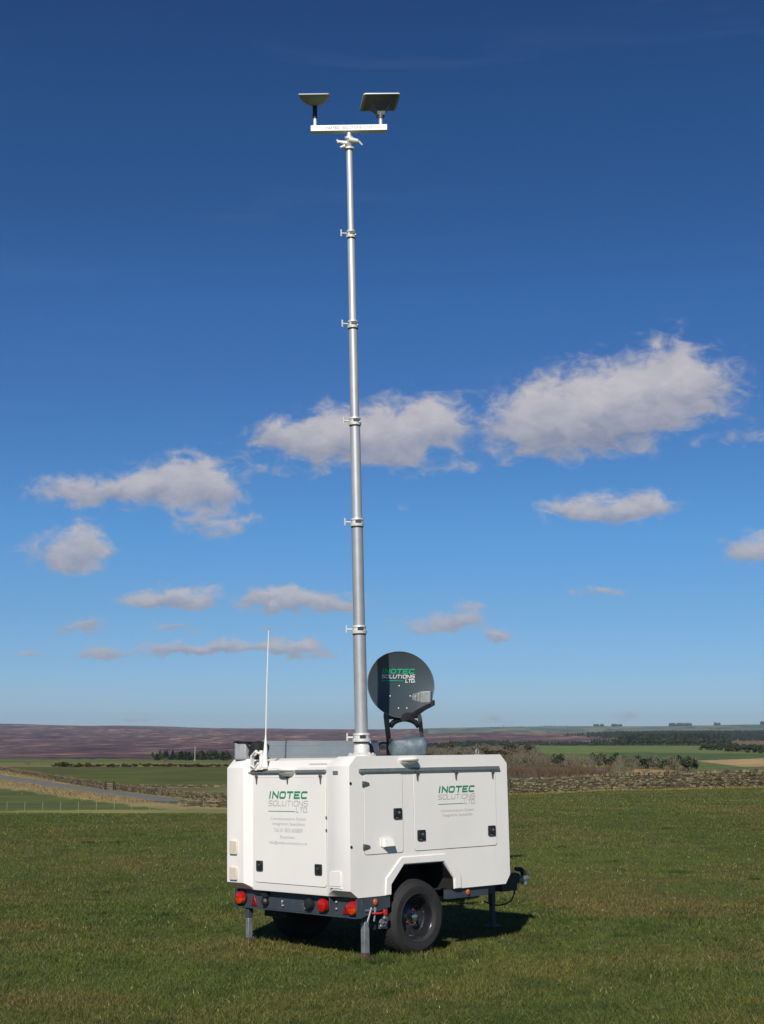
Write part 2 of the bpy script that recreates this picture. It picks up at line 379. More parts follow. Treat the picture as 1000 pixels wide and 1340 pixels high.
# ------------------------------------------------------------------ terrain
DK = np.array([6, 15, 25, 37, 50, 75, 103, 148, 175, 205, 240, 280, 330, 380, 450, 600, 900, 1200, 2000, 3000, 4500, 6500, 9000], float)
flat = lambda d: 975 + EYE * F_PX / d
YL = [flat(6), flat(15), flat(25), 1065, 1067, 1069, 1068, 1062, 1050, 1040, 1030, 1020, 1010, 1003, 998, 993, 988, 984, 973, 963, 954, 947, 954]
YR = [flat(6), flat(15), flat(25), 1064, 1050, 1043, 1040, 1052, 1050, 1040, 1030, 1021, 1013, 1006, 999, 989, 976, 973, 966, 958, 955, 951, 956]
def cols():
    L0 = np.array(YL); L0[-3:] = [953, 946.5, 955]
    L1 = np.array(YL); L1[-3:] = [954, 950.5, 958]
    L2 = np.array(YL); L2[7] = 1060; L2[-3:] = [956.5, 953.5, 960]
    Mi = (np.array(YL) + np.array(YR)) / 2; Mi[-3:] = [957.5, 955, 962]; Mi[4:7] = [1062, 1060, 1058]
    R0 = np.array(YR); R0[-3:] = [956, 951.8, 960]
    R1 = np.array(YR); R1[6] = 1034; R1[5] = 1040; R1[-3:] = [955, 950, 958]
    R2 = np.array(YR); R2[4:7] = [1048, 1037, 1030]; R2[-3:] = [954, 947, 956]
    return [0, 150, 300, 480, 667, 830, 1000], [L0, L1, L2, Mi, R0, R1, R2]
UC, YC = cols(); YC = np.array(YC); UC = np.array(UC, float)
YAVG = YC.mean(axis=0)
def ypix(u, d, back=None):
    ld = np.log(np.clip(d, 6, 9000)); lk = np.log(DK)
    per = np.array([np.interp(ld, lk, yc) for yc in YC])           # (cols, n)
    u = np.clip(u, 0, 1000); i = np.clip(np.searchsorted(UC, u) - 1, 0, len(UC) - 2)
    t_ = (u - UC[i]) / (UC[i+1] - UC[i]); t_ = np.clip(t_, 0, 1); t_ = t_ * t_ * (3 - 2 * t_)
    ar = np.arange(len(u)); y = per[i, ar] * (1 - t_) + per[i+1, ar] * t_
    if back is not None: y = y * (1 - back) + np.interp(ld, lk, YAVG) * back
    return y
def vnoise(x, y, seed):
    r_ = np.random.default_rng(seed).random((64, 64)); xi = np.floor(x).astype(int); yi = np.floor(y).astype(int)
    fx = x - xi; fy = y - yi; fx = fx*fx*(3-2*fx); fy = fy*fy*(3-2*fy); g = lambda a, b: r_[a % 64, b % 64]
    return (g(xi,yi)*(1-fx)+g(xi+1,yi)*fx)*(1-fy)+(g(xi,yi+1)*(1-fx)+g(xi+1,yi+1)*fx)*fy
def fbm(x, y, seed, o=4):
    s_ = 0; a = .5
    for k in range(o): s_ = s_ + a * vnoise(x * 2**k, y * 2**k, seed + k); a *= .5
    return s_
def terrain(x, y):
    x = np.asarray(x, float); y = np.asarray(y, float)
    d = np.maximum(np.hypot(x, y), 0.01); a = np.arctan2(x, y)
    ac = np.clip(a, -0.6, 0.6); u = 500 + F_PX * np.tan(ac); back = np.clip((np.abs(a) - 0.6) / 1.5, 0, 1)
    dp = d * np.cos(ac)
    e = PITCH - np.arctan((ypix(u, d, back) - 670) / F_PX)
    z = EYE + dp * np.tan(e)
    z = np.where(d <= 25, 0.0, np.where(d < 37, z * (d - 25) / 12, z))
    z = z + np.clip((d - 700) / 2500, 0, 1) * (fbm(x / 520, y / 520, 5) - 0.47) * 16
    z = z + 0.05 * (fbm(x / 3.1, y / 3.1, 9) - .47) * np.clip((d - 18) / 10, 0, 1)
    return z
def gz(x, y): return float(terrain([x], [y])[0])
def at_px(u, y, dmin=30.0, dmax=7000.0):
    """the first ground point (beyond dmin) seen at pixel (u, y)"""
    az_, _ = el_of(y, u); ds = np.exp(np.linspace(math.log(dmin), math.log(dmax), 900))
    xs = ds * math.sin(az_); ys = ds * math.cos(az_); zs = terrain(xs, ys)
    e_ = np.arctan2(zs - EYE, ds)
    _, et = el_of(y, u); k = np.argmax(e_ >= et)
    if e_[k] < et: k = len(ds) - 1
    return float(xs[k]), float(ys[k]), float(zs[k])

fine = np.linspace(-22, 22, 331); side_l = np.linspace(-180, -22, 40)[:-1]; side_r = np.linspace(22, 180, 40)[1:]
AZ = np.radians(np.concatenate([side_l, fine, side_r]))[:-1]
def rings(a, b, n): return np.exp(np.linspace(math.log(a), math.log(b), n))
G_ = lambda *c: np.array(lin(*c)[:3])
def land_colour(u, y, d):
    n = len(u); col = np.tile(G_(76, 81, 38), (n, 1)); moor = np.zeros(n)
    def put(mask, c): col[mask] = c
    L = u < 560; Rr = ~L
    yr = np.interp(u, [-80, 0, 60, 120, 180, 240, 330], [1006, 1017, 1026, 1035, 1043, 1050, 1058])
    far = d > 120
    wob = (vnoise(u / 9, y / 3, 3) - .5) * 2.5
    m_ = far & L; put(m_, G_(82, 90, 46))
    put(m_ & (y < 1003 + wob*.4), G_(112, 104, 66)); put(m_ & (y < 998), G_(88, 100, 52))
    put(m_ & (y > 1003) & (y < yr - 6), G_(80, 85, 40))
    put(m_ & (y > 1029.5) & (y < yr - 13) & (u > 140), G_(100, 98, 60))
    put(m_ & (y > yr - 14 + wob) & (y < yr - 6), G_(150, 128, 84))
    put(m_ & (y >= yr - 6) & (y < yr - 3), G_(92, 104, 50))
    put(m_ & (y >= yr + 2.5) & (y < yr + 9.5 + wob), G_(136, 122, 82))
    put(m_ & (y >= yr + 9.5 + wob) & (y < yr + 11 + wob), G_(120, 118, 66))
    put(m_ & (y >= 1058.5) & (y < 1063), G_(122, 122, 70))
    put(m_ & (y > yr - 3.2) & (y < yr + 2.5) & (u > 236), G_(140, 125, 88))
    mo = L & (d > 590 + wob*40); moor[mo] = 1
    m_ = far & Rr; put(m_, G_(104, 98, 62))
    put(m_ & (d > 300) & (y < 1004), G_(106, 108, 62)); put(m_ & (y < 1000), G_(90, 98, 52))
    top_ = 986 + np.clip((u - 760) / 140, 0, 1) * 8
    mk_ = m_ & (y < top_) & (y > 974.5); tt_ = np.clip((u - 700) / 190, 0, 1)[:, None]; col[mk_] = (G_(94, 114, 56) * (1 - tt_) + G_(102, 110, 64) * tt_)[mk_]
    put(m_ & (y < top_ + 5) & (y > 984 + np.clip((u-760)/200, 0, 1)*2) & (u > 770 + (y - 984) * 6), G_(74, 92, 50))
    put(m_ & (u < 690 + (y - 980) * 3) & (d < 905), G_(86, 80, 54))
    sb = 995 - np.clip((u-905)/95, 0, 1) * 3.5; sl = 995.5 + np.clip((u-905)/60, 0, 1) * 7
    put(m_ & (u > 905) & (y > sb) & (y < sl), G_(164, 138, 98))
    put(m_ & (u > 905) & (y >= sl), G_(86, 102, 54))
    put(m_ & (u > 826) & (u < 874) & (y > 1006) & (y < 1010.5), G_(160, 130, 84))
    mo = Rr & (d > 905); moor[mo] = 1
    fh = Rr & (d > 3100) ; moor[fh] = 0.0
    put(fh, G_(88, 106, 96)); put(fh & (vnoise(u / 25, y / 1.5, 8) > .62), G_(120, 122, 96)); put(fh & (vnoise(u / 18, y / 1.2, 12) > .72), G_(70, 86, 70))
    rb = Rr & (u > 880) & (y > 966.5) & (y < 975); moor[rb] = 0; put(rb, G_(110, 92, 72))
    return col, moor
def land_material():
    m_ = bpy.data.materials.new('land'); m_.use_nodes = True; q = NT(m_.node_tree); q.n.clear()
    o_ = q.add('ShaderNodeOutputMaterial'); b = q.add('ShaderNodeBsdfPrincipled', {'Roughness': 0.95}); b.inputs['Specular IOR Level'].default_value = 0.1
    q.l.new(b.outputs[0], o_.inputs[0])
    a = q.add('ShaderNodeAttribute', attribute_name='field'); mo = q.add('ShaderNodeAttribute', attribute_name='moor')
    P_ = q.add('ShaderNodeTexCoord').outputs['Object']
    n_a = q.noise(P_, 0.9, 6, 0.65); n_b = q.noise(P_, 0.06, 5, 0.6); n_c = q.noise(P_, 9.0, 5, 0.7)
    k = q.m('ADD', q.m('MULTIPLY', n_a, 0.55), q.m('ADD', q.m('MULTIPLY', n_b, 0.75), q.m('MULTIPLY', n_c, 0.5)))
    c = q.mix(1.0, a.outputs['Color'], q.ramp(k, [(0.55, (0.55, 0.55, 0.52, 1)), (0.9, (1.0, 1.0, 1.0, 1)), (1.25, (1.35, 1.30, 1.2, 1))]), 'MULTIPLY')
    n1 = q.noise(q.v('MULTIPLY', P_, (0.030, 0.0085, 0)), 1.0, 7, 0.68, 1.0)
    n2 = q.noise(q.v('MULTIPLY', P_, (0.0042, 0.0011, 0)), 1.0, 4, 0.6, 0.6)
    kk = q.m('ADD', q.m('MULTIPLY', n1, 0.65), q.m('MULTIPLY', n2, 0.35))
    mc = q.ramp(kk, [(0.36, lin(54, 42, 44)), (0.455, lin(76, 57, 62)), (0.505, lin(97, 75, 76)), (0.55, lin(126, 100, 88)), (0.605, lin(166, 136, 110))])
    q.put(b.inputs['Base Color'], q.mix(mo.outputs['Fac'], c, mc))
    return m_
LAND = land_material()
def land_patch(name, r):
    nr, na = len(r), len(AZ); A, Rr = np.meshgrid(AZ, r); x = (Rr * np.sin(A)).ravel(); y = (Rr * np.cos(A)).ravel(); z = terrain(x, y)
    idx = np.arange(nr * na).reshape(nr, na); a = idx[:-1]; b = idx[1:]
    q = np.stack([a, np.roll(a, -1, 1), np.roll(b, -1, 1), b], -1).reshape(-1, 4)
    me = bpy.data.meshes.new(name); me.vertices.add(len(x)); me.vertices.foreach_set('co', np.stack([x, y, z], 1).ravel())
    me.loops.add(q.size); me.loops.foreach_set('vertex_index', q.ravel()); me.polygons.add(len(q))
    me.polygons.foreach_set('loop_start', np.arange(0, q.size, 4)); me.polygons.foreach_set('use_smooth', np.ones(len(q), bool))
    me.update(calc_edges=True); me.validate()
    d = np.hypot(x, y); aa = np.arctan2(x, y); u = 500 + F_PX * np.tan(np.clip(aa, -.6, .6))
    e = np.arctan2(z - EYE, d); yy = 670 + F_PX * np.tan(PITCH - e)
    col, moor = land_colour(u, yy, d)
    ca = me.attributes.new('field', 'FLOAT_COLOR', 'POINT'); ca.data.foreach_set('color', np.concatenate([col, np.ones((len(x), 1))], 1).astype(np.float32).ravel())
    mm = me.attributes.new('moor', 'FLOAT', 'POINT'); mm.data.foreach_set('value', moor.astype(np.float32))
    me.materials.append(LAND)
    o = bpy.data.objects.new(name, me); C.objects.link(o); tag(o, kind='structure')
    if me.polygons[0].normal.z < 0: me.flip_normals()
    return o
r1 = np.concatenate([rings(0.3, 6, 8)[:-1], rings(6, 110, 70)]); r2 = np.concatenate([rings(110, 620, 130)]); r3 = rings(620, 9000, 120)
ground = land_patch('ground', r1); tag(ground, 'short-grazed green pasture the trailer stands on')
tag(land_patch('farmland', r2), 'green and straw-coloured fields beyond the near pasture')
tag(land_patch('moorland_hills', r3), 'purple-brown heather moor rising to the skyline')

# distant road
def strip(name, pts, mt, width, lift=0.05):
    P_ = [Vector(at_px(u, y, 120)) for u, y in pts]; mb = MB(); L = []; 
    Q = []
    for i in range(len(P_) - 1):
        for k in range(8): Q.append(P_[i].lerp(P_[i+1], k / 8))
    Q.append(P_[-1])
    for i, p in enumerate(Q):
        t_ = (Q[min(i+1, len(Q)-1)] - Q[max(i-1, 0)]); t_.z = 0; t_.normalize(); n_ = Vector((-t_.y, t_.x, 0))
        row = []
        for s_ in (-1, -.33, .33, 1):
            r_ = p + n_ * s_ * width / 2; row.append(Vector((r_.x, r_.y, gz(r_.x, r_.y) + lift)))
        L.append(row)
    vs = [v_ for row in L for v_ in row]; fs = [(4*i+k, 4*i+k+1, 4*i+4+k+1, 4*i+4+k) for i in range(len(L)-1) for k in range(3)]
    mb.raw(vs, fs); return mb.build(name, mt), Q
asphalt = mat('worn_asphalt', (0.15, 0.145, 0.126), 0.85, var=0.12, scale=0.4)
road, roadQ = strip('road', [(-60, 1009), (0, 1017), (60, 1026), (120, 1034.5), (180, 1042.5), (236, 1049.5)], asphalt, 5.0, 0.04)
tag(road, 'narrow grey country road running down across the left fields', kind='structure')

# ------------------------------------------------------------------ the trailer
TRM = Matrix(((0.66320702, 0.74822543, -0.01775228), (-0.74811247, 0.66343117, 0.01366793), (0.02200411, 0.00421604, 0.99974899)))
TRL = Vector((-0.8157621, 12.66792321, 0.0))
tr = empty('mast_trailer', TRL, TRM.to_euler())
tag(tr, 'white boxy communications trailer with tall telescopic mast standing in the pasture', 'trailer')
def gl(X, Y):   # local height of the ground under (X, Y)
    return -(TRM[2][0] * X + TRM[2][1] * Y) / TRM[2][2]
XW, LY, T, B = 0.861, 1.883, 1.639, 0.495
pod = [(0.078, B), (0, 0.552), (0, T-.079), (.079, T), (LY-.079, T), (LY, T-.079), (LY, .575), (LY-.061, B)]
archp = [(1.176, B), (1.174, .586), (1.05, .732), (.588, .733), (.443, .578), (.440, B)]
noarch = [(1.176, B), (1.05, B), (.95, B), (.70, B), (.588, B), (.440, B)]
REC = 0.045
cen = [(REC + .004, B), (REC, 0.515), (REC, T-.085), (.125, T-.022), (LY-.10, T-.022), (LY-.03, T-.095), (LY-.03, .56), (LY-.061, B)]
secs = [(-XW, pod, archp), (-.615, pod, archp), (-.530, cen, archp), (-.50, cen, archp), (-.4995, cen, noarch), (.4995, cen, noarch), (.50, cen, archp), (.520, cen, archp), (.632, pod, archp), (XW, pod, archp)]
mb = MB(); vs = []; n = 14
for x_, o_, a_ in secs: vs += [(x_, y_, z_) for y_, z_ in (o_ + a_)]
fs = []
for i in range(len(secs) - 1):
    for k in range(n): fs.append((i*n+k, i*n+(k+1) % n, (i+1)*n+(k+1) % n, (i+1)*n+k))
fs += [tuple(range(n-1, -1, -1)), tuple((len(secs)-1)*n + k for k in range(n))]
mb.raw(vs, fs)
body = mb.build('body', M['white'], tr, bevel=0.007, seg=3, angle=22)

sideR = lambda a, b, d: (XW + d, a, b)
rearP = lambda a, b, d: (a, -d, b)
rearC = lambda a, b, d: (a, REC - d, b)
# wheel-well lining
mb = MB()
o_arch = [(.441, B-.002), (.4435, .577), (.589, .7315), (1.0495, .7305), (1.173, .5855), (1.175, B-.002)]; i_arch = [(.452, B-.002), (.455, .574), (.594, .721), (1.044, .720), (1.162, .582), (1.165, B-.002)]
for s_ in (-1, 1):
    mb = MB(); mb.ring(o_arch, i_arch, lambda a, b, d, s_=s_: (s_ * d, a, b), .50, .853); mb.prism(i_arch, lambda a, b, d, s_=s_: (s_ * d, a, b), .5005, .506); mb.build('wheel_well_lining', M['under'], tr)
for s_ in (-1, 1):
    mb = MB()
    mb.ring([(.375, .497), (.382, .631), (.558, .797), (1.078, .797), (1.255, .602), (1.256, .497)],
            [(.436, .497), (.440, .580), (.586, .737), (1.052, .736), (1.178, .588), (1.180, .497)], lambda a, b, d, s_=s_: (s_ * (XW + d), a, b), -.004, .011)
    mb.build('arch_trim', M['white'], tr, bevel=0.005, seg=2)
# doors
def door(name, fn, a0, a1, b0, b1, r, label=None):
    mb = MB(); mb.prism(rrect(a0-.004, a1+.004, b0-.004, b1+.004, r+.004), fn, -.002, .0022, 1); mb.prism(rrect(a0, a1, b0, b1, r), fn, .0, .006, 0)
    o = mb.build(name, [M['white'], M['seal']], tr, bevel=0.0015, seg=2)
    if label: o['label'] = label
    return o
d_rear = door('rear_door', rearC, -.495, .503, .566, 1.469, .030)
d_small = door('side_door', sideR, .153, .586, .836, 1.488, .028)
d_big = door('side_door', sideR, .716, 1.722, .840, 1.483, .028)
d_small['label'] = 'narrow side door behind the rear corner'; d_big['label'] = 'wide lettered side hatch above the wheel'
def latch(par, fn, a, b, wd=.090, ht=.088):
    mb = MB(); z = .006
    mb.prism(rrect(a-wd/2, a+wd/2, b-ht/2, b+ht/2, .008, 2), fn, z, z+.012)
    mb.ring(rrect(a-wd*.38, a+wd*.38, b-ht*.38, b+ht*.38, .006, 2), rrect(a-wd*.30, a+wd*.30, b-ht*.30, b+ht*.30, .006, 2), fn, z+.012, z+.016, 0, True)
    mb.prism(rrect(a-wd*.10, a+wd*.22, b-ht*.30, b+ht*.18, .006, 2), fn, z+.012, z+.019)
    o = mb.build('latch', M['black'], par, bevel=.001, seg=1)
    k = MB(); k.prism([(a+wd*.02+.013*math.cos(t_), b+ht*.10+.013*math.sin(t_)) for t_ in np.linspace(0, 2*PI, 11)[:-1]], fn, z+.018, z+.024)
    k.build('key_barrel', M['chrome'], o)
    k = MB(); k.prism(rrect(a-wd*.34, a-wd*.02, b-ht*.44, b-ht*.36, .001, 1), fn, z+.012, z+.0165); k.build('catch', M['chrome'], o)
    return o
def hinge(par, fn, a, b0, b1, wd=.026):
    mb = MB(); m_ = (b0 + b1) / 2
    mb.prism([(a-wd*.42, b1), (a+wd*.42, b1), (a+wd*.5, b1-.02), (a+wd*.32, m_), (a+wd*.16, b0+.004), (a, b0), (a-wd*.16, b0+.004), (a-wd*.32, m_), (a-wd*.5, b1-.02)], fn, .006, .016)
    P_ = [fn(a - wd*.55, b1-.004, .014), fn(a + wd*.55, b1-.004, .014)]; mb.tube(P_, .010, 8)
    return mb.build('hinge', M['hinge'], par, bevel=.0015, seg=1)
latch(d_rear, rearC, -.418, .707); latch(d_rear, rearC, .405, .707)
for a in (-.461, -.013, .443): hinge(d_rear, rearC, a, 1.413, 1.485)
latch(d_big, sideR, .791, .967); latch(d_big, sideR, 1.652, .969)
for a in (.759, 1.222, 1.684): hinge(d_big, sideR, a, 1.424, 1.497)
latch(d_small, sideR, .522, 1.158)
for b in (1.413, .902):
    mb = MB(); mb.prism([(.135, b-.018), (.165, b-.018), (.200, b-.008), (.208, b), (.200, b+.008), (.165, b+.018), (.135, b+.018)], sideR, .006, .018)
    mb.tube([sideR(.140, b-.022, .012), sideR(.140, b+.022, .012)], .009, 8)
    mb.build('hinge', M['hinge'], d_small, bevel=.0015, seg=1)
# ventilation cowl on the narrow door
mb = MB(); mb.prism(rrect(.322, .455, .890, .962, .006, 2), sideR, .006, .012)
mb.raw([sideR(.345, .955, .012), sideR(.45, .955, .012), sideR(.345, .955, .030), sideR(.45, .955, .030), sideR(.345, .885, .012), sideR(.45, .885, .012), sideR(.345, .895, .058), sideR(.45, .895, .058)],
       [(0,1,3,2),(2,3,7,6),(6,7,5,4),(0,2,6,4),(1,5,7,3),(0,4,5,1)])
mb.build('vent_cowl', M['white2'], d_small, bevel=.003)
# drip rails
def rail(fn, a0, a1, b0, b1, pr=.022):
    mb = MB(); mb.box(0, 1, 0, 1, 0, 1) if False else None
    mb.prism([(a0, b0), (a1, b0), (a1, b1), (a0, b1)], fn, -.002, pr*.55); mb.prism([(a0+.001, b0+.001), (a1-.001, b0+.001), (a1-.001, b0+(b1-b0)*.5), (a0+.001, b0+(b1-b0)*.5)], fn, pr*.55, pr)
    return mb.build('drip_rail', M['rail'], tr, bevel=.0015, seg=1)
rail(sideR, .103, 1.775, 1.503, 1.536); rail(rearC, -.578, -.131, 1.508, 1.534); rail(rearC, .10, .512, 1.508, 1.534)
# surface lamps with half-bowl housings
def bowl(fn, a, b, hw=.10, ht=.062):
    mb = MB(); n_ = 14; rows = [(1.0, 0.0, 1.0), (1.04, -.10, 1.05), (1.0, -.30, 1.0), (.80, -.62, .78), (.48, -.88, .45), (.12, -1.0, .10)]
    vs = []
    for sc_, dz, dd in rows:
        for k in range(n_ + 1):
            an = PI * k / n_; vs.append(fn(a + hw * sc_ * math.cos(an), b + dz * ht, -.002 + .085 * dd * math.sin(an)))
    m1 = n_ + 1; fs = [(i*m1+k, i*m1+k+1, (i+1)*m1+k+1, (i+1)*m1+k) for i in range(len(rows)-1) for k in range(n_)]
    fs.append(tuple(range(m1))); fs.append(tuple((len(rows)-1)*m1+k for k in range(m1)))
    mb.raw(vs, fs); o = mb.build('scene_lamp', M['white2'], tr, smooth=True)
    g = MB(); vs = []
    for dz in (-.12, -.28):
        for k in range(n_ + 1):
            an = PI * (0.12 + 0.76 * k / n_); vs.append(fn(a + hw * 1.03 * math.cos(an), b + dz * ht, .0 + .087 * 1.03 * math.sin(an)))
    g.raw(vs, [(k, k+1, m1+k+1, m1+k) for k in range(n_)]); g.build('lens_band', M['seal'], o)
    return o
bowl(sideR, .655, 1.612); bowl(rearC, -.015, 1.545, .112, .070)
# small plates and screws
mb = MB(); mb.prism(rrect(.655, .72, 1.492, 1.522, .004, 2), rearP, 0, .006); mb.build('data_plate', M['galv'], tr, bevel=.001)
mb = MB(); mb.prism(rrect(.60, .745, .585, .705, .010, 3), rearP, 0, .010); mb.prism([(.60, .585), (.745, .585), (.76, .566), (.70, .57), (.66, .566), (.62, .57), (.585, .566)], rearP, .002, .006)
mb.build('number_plate_holder', M['white2'], tr, bevel=.003)
for z0, z1 in ((.797, .914), (.573, .683)):
    mb = MB(); mb.prism(rrect(-.806, -.700, z0, z1, .006, 2), rearP, 0, .018); mb.build('beige_cover_plate', M['beige'], tr, bevel=.003)
for z in (1.418, .905):
    mb = MB(); mb.prism([(.012*math.cos(t_) + .012, z + .012*math.sin(t_)) for t_ in np.linspace(0, 2*PI, 9)[:-1]], sideR, 0, .005); mb.build('corner_screw', M['black'], tr)
# lifting eye on the front of the roof
mb = MB(); c0 = Vector((XW-.05, 1.56, T)); mb.tube([c0 + Vector((0, .018*math.cos(t_), .028 + .022*math.sin(t_))) for t_ in np.linspace(0, 2*PI, 13)], .006, 6); mb.box(c0.x-.02, c0.x+.02, c0.y-.02, c0.y+.02, T-.001, T+.008)
mb.build('lifting_eye', M['galv'], tr)
# gas struts / door edge clips on the rear door side
for z in (1.135, 1.03): mb = MB(); mb.prism(rrect(.502, .514, z-.012, z+.012, .003, 2), rearC, .002, .009); mb.build('door_clip', M['hinge'], d_rear)

# lettering
def logo(par, name, fn, a0, a1, bt, k, dz, mats, swap=False, tagline=True, extra=False):
    """bt: top edge of the big word; k: height of the big word"""
    wd = a1 - a0; mb = MB()
    stroke_word(mb, 'INOTEC', a0, a1, bt - k, bt, .25, fn, dz, .22, 0)
    stroke_word(mb, 'SOLUTIONS', a0, a1, bt - k*1.95, bt - k*1.23, .10, fn, dz, .18, 1)
    stroke_word(mb, 'LTD.', a0 + wd*.70, a1 + wd*.012, bt - k*2.72, bt - k*2.08, .10, fn, dz, .18, 1)
    lb = bt - k*2.66
    mb.face([fn(a0, lb, dz), fn(a0 + wd*.68, lb, dz), fn(a0 + wd*.68, lb + k*.09, dz), fn(a0, lb + k*.09, dz)], 0)
    lt = mb.build(name, mats, par)
    if tagline:
        mb = MB(); hh = k * .40
        font_text(mb, 'Communications System', a0 + wd*.06, a1 - wd*.05, bt - k*3.50 - hh*.9, bt - k*3.50 + hh*.35, fn, dz, 2, .004)
        font_text(mb, 'Integration Specialists', a0 + wd*.11, a1 - wd*.09, bt - k*4.16 - hh*.9, bt - k*4.16 + hh*.35, fn, dz, 2, .004); mb.build('tagline', mats, par)
    if extra:
        mb = MB()
        font_text(mb, 'Tel: 01 833 600809', a0 + wd*.14, a1 - wd*.14, bt - k*5.30, bt - k*4.78, fn, dz, 2, .003); mb.build('phone_number', mats, par); mb = MB()
        font_text(mb, 'Enquiries:', a0 + wd*.30, a1 - wd*.34, bt - k*6.22, bt - k*5.72, fn, dz, 2, .006)
        font_text(mb, 'info@inotec-solutions.co.uk', a0 + wd*.02, a1 - wd*.02, bt - k*6.95, bt - k*6.44, fn, dz, 2, .006); mb.build('enquiries_line', mats, par)
    return lt
logo(d_rear, 'lettering', rearC, -.292, .268, 1.353, .066, .0072, [M['green'], M['grey'], M['grey2']], extra=True)
logo(d_big, 'lettering', sideR, 1.001, 1.459, 1.372, .059, .0072, [M['green'], M['grey'], M['grey2']])

# chassis
mb = MB(True)
for s_ in (-1, 1):
    mb.box(min(s_*.79, s_*.835), max(s_*.79, s_*.835), .13, .425, .412, .488); mb.box(min(s_*.79, s_*.835), max(s_*.79, s_*.835), 1.115, 1.62, .412, .488)
mb.box(-.62, .62, .66, .86, .26, .33); mb.box(-.79, .79, 1.3, 1.38, .41, .488)
mb.build('chassis_rail', M['chassis'], tr, bevel=.003)
mb = MB(); mb.box(-.70, .70, .14, 1.70, .478, .4925); mb.box(-.52, -.20, .16, .50, .262, .478); mb.box(-.1, .45, .5, 1.2, .335, .478); mb.build('underbody_tank', M['under'], tr, bevel=.004)
# rear bumper channel
mb = MB(); xl, xr = -.832, .861
mb.box(xl, xr, .115, .121, .338, .488); mb.box(xl, xr, .058, .121, .331, .338)
mb.box(xl, xl+.006, .058, .115, .338, .488); mb.box(xr-.006, xr, .058, .121, .338, .488); mb.box(.505, .511, .062, .115, .338, .488)
mb.box(xr-.006, xr-.001, .121, .43, .40, .488); mb.raw([(xr-.006, .121, .338), (xr-.006, .121, .40), (xr-.006, .43, .40), (xr-.001, .121, .338), (xr-.001, .121, .40), (xr-.001, .43, .40)], [(0,1,2),(3,5,4),(0,2,5,3),(0,3,4,1),(1,4,5,2)])
bump_ = mb.build('rear_bumper', M['chassis'], tr, bevel=.0015, seg=1)
def roundlamp(x, z, r, two=True, depth=.062):
    Mx = Matrix.Translation((x, .115, z)) @ Matrix.Rotation(PI/2, 4, 'X')
    mb = MB(); mb.lathe([(r+.006, 0), (r+.006, .018), (r-.002, .022)], Mx, 20, 2)
    n_ = 20; prof = [(r, .016), (r, depth*.72), (r*.94, depth*.88), (r*.75, depth*.97), (0.004, depth)]
    vs = []; fs = []; mi = []
    for rr_, h_ in prof:
        for k in range(n_):
            a = 2*PI*k/n_ ; vs.append(Mx @ Vector((rr_*math.cos(a), rr_*math.sin(a), h_)))
    for i in range(len(prof)-1):
        for k in range(n_):
            f_ = (i*n_+k, i*n_+(k+1) % n_, (i+1)*n_+(k+1) % n_, (i+1)*n_+k)
            lower = math.sin(2*PI*(k+.5)/n_) < 0.05
            mb.raw([], []); b0_ = len(mb.v)
            mb.raw([vs[j] for j in f_], [(0, 1, 2, 3)], 1 if (two and lower) else 0)
    o = mb.build('tail_lamp', [M['red'], M['orange'], M['black']], tr, smooth=True)
    return o
roundlamp(-.770, .412, .055)['label'] = 'left red and amber tail lamp'
roundlamp(.790, .412, .055)['label'] = 'right red and amber tail lamp'
roundlamp(.40, .412, .055, False)['label'] = 'all-red fog lamp'
for x in (-.60, .672):
    mb = MB(); mb.prism([(x-.045, .354), (x+.045, .354), (x+.006, .434), (x-.006, .434)], lambda a, b, d: (a, .115-d, b), 0, .012); mb.build('triangle_reflector', M['darkred'], tr, bevel=.002)
mb = MB(); mb.lathe([(.048, 0), (.050, .03), (.042, .05), (.02, .056)], Matrix.Translation((.205, .115, .412)) @ Matrix.Rotation(PI/2, 4, 'X'), 18)
mb.build('socket', M['black'], tr, smooth=True)
mb = MB(); mb.lathe([(.034, 0), (.036, .03), (.02, .05)], Matrix.Translation((-.42, .115, .395)) @ Matrix.Rotation(PI/2, 4, 'X'), 14); mb.box(-.46, -.38, .08, .115, .44, .478)
mb.build('socket', M['black'], tr)
mb = MB(True)
for x, z in ((-.188, .41), (-.180, .375), (.125, .40), (.130, .37), (.548, .445), (.548, .39)):
    mb.lathe([(.009, 0), (.011, .012), (.005, .02)], Matrix.Translation((x, .115, z)) @ Matrix.Rotation(PI/2, 4, 'X'), 8)
mb.tube([(-.188, .10, .41), (-.175, .095, .395), (-.182, .10, .375)], .006, 6); mb.tube([(.122, .10, .41), (.14, .095, .39), (.128, .10, .37)], .007, 6)
mb.build('bolt', M['galv'], tr, smooth=True)
# side marker lamps
for y, z in ((.262, .452), (1.362, .455)):
    x0 = .8605 if y < .5 else .836
    mb = MB(); mb.lathe([(.022, 0), (.022, .008), (.015, .016), (.003, .019)], Matrix.Translation((x0, y, z)) @ Matrix.Rotation(PI/2, 4, 'Y') @ Matrix.Scale(1.25, 4, (1, 0, 0)), 16); mb.build('side_marker_lamp', M['amber'], tr, smooth=True)
# mudguard flap and galvanised bracket by the wheel
mb = MB(); mb.box(.775, .79, .235, .452, .222, .41); mb.build('mud_flap', M['under'], tr)
mb = MB(); mb.prism([(.345, .262), (.352, .226), (.452, .220), (.452, .395)], lambda a, b, d: (.792 + d, a, b), 0, .006)
for y, z in ((.41, .31), (.405, .255), (.372, .25)): mb.lathe([(.017, 0), (.017, .014), (.012, .02)], Matrix.Translation((.798, y, z)) @ Matrix.Rotation(PI/2, 4, 'Y'), 8)
mb.build('axle_bracket', M['galv'], tr, bevel=.0015)

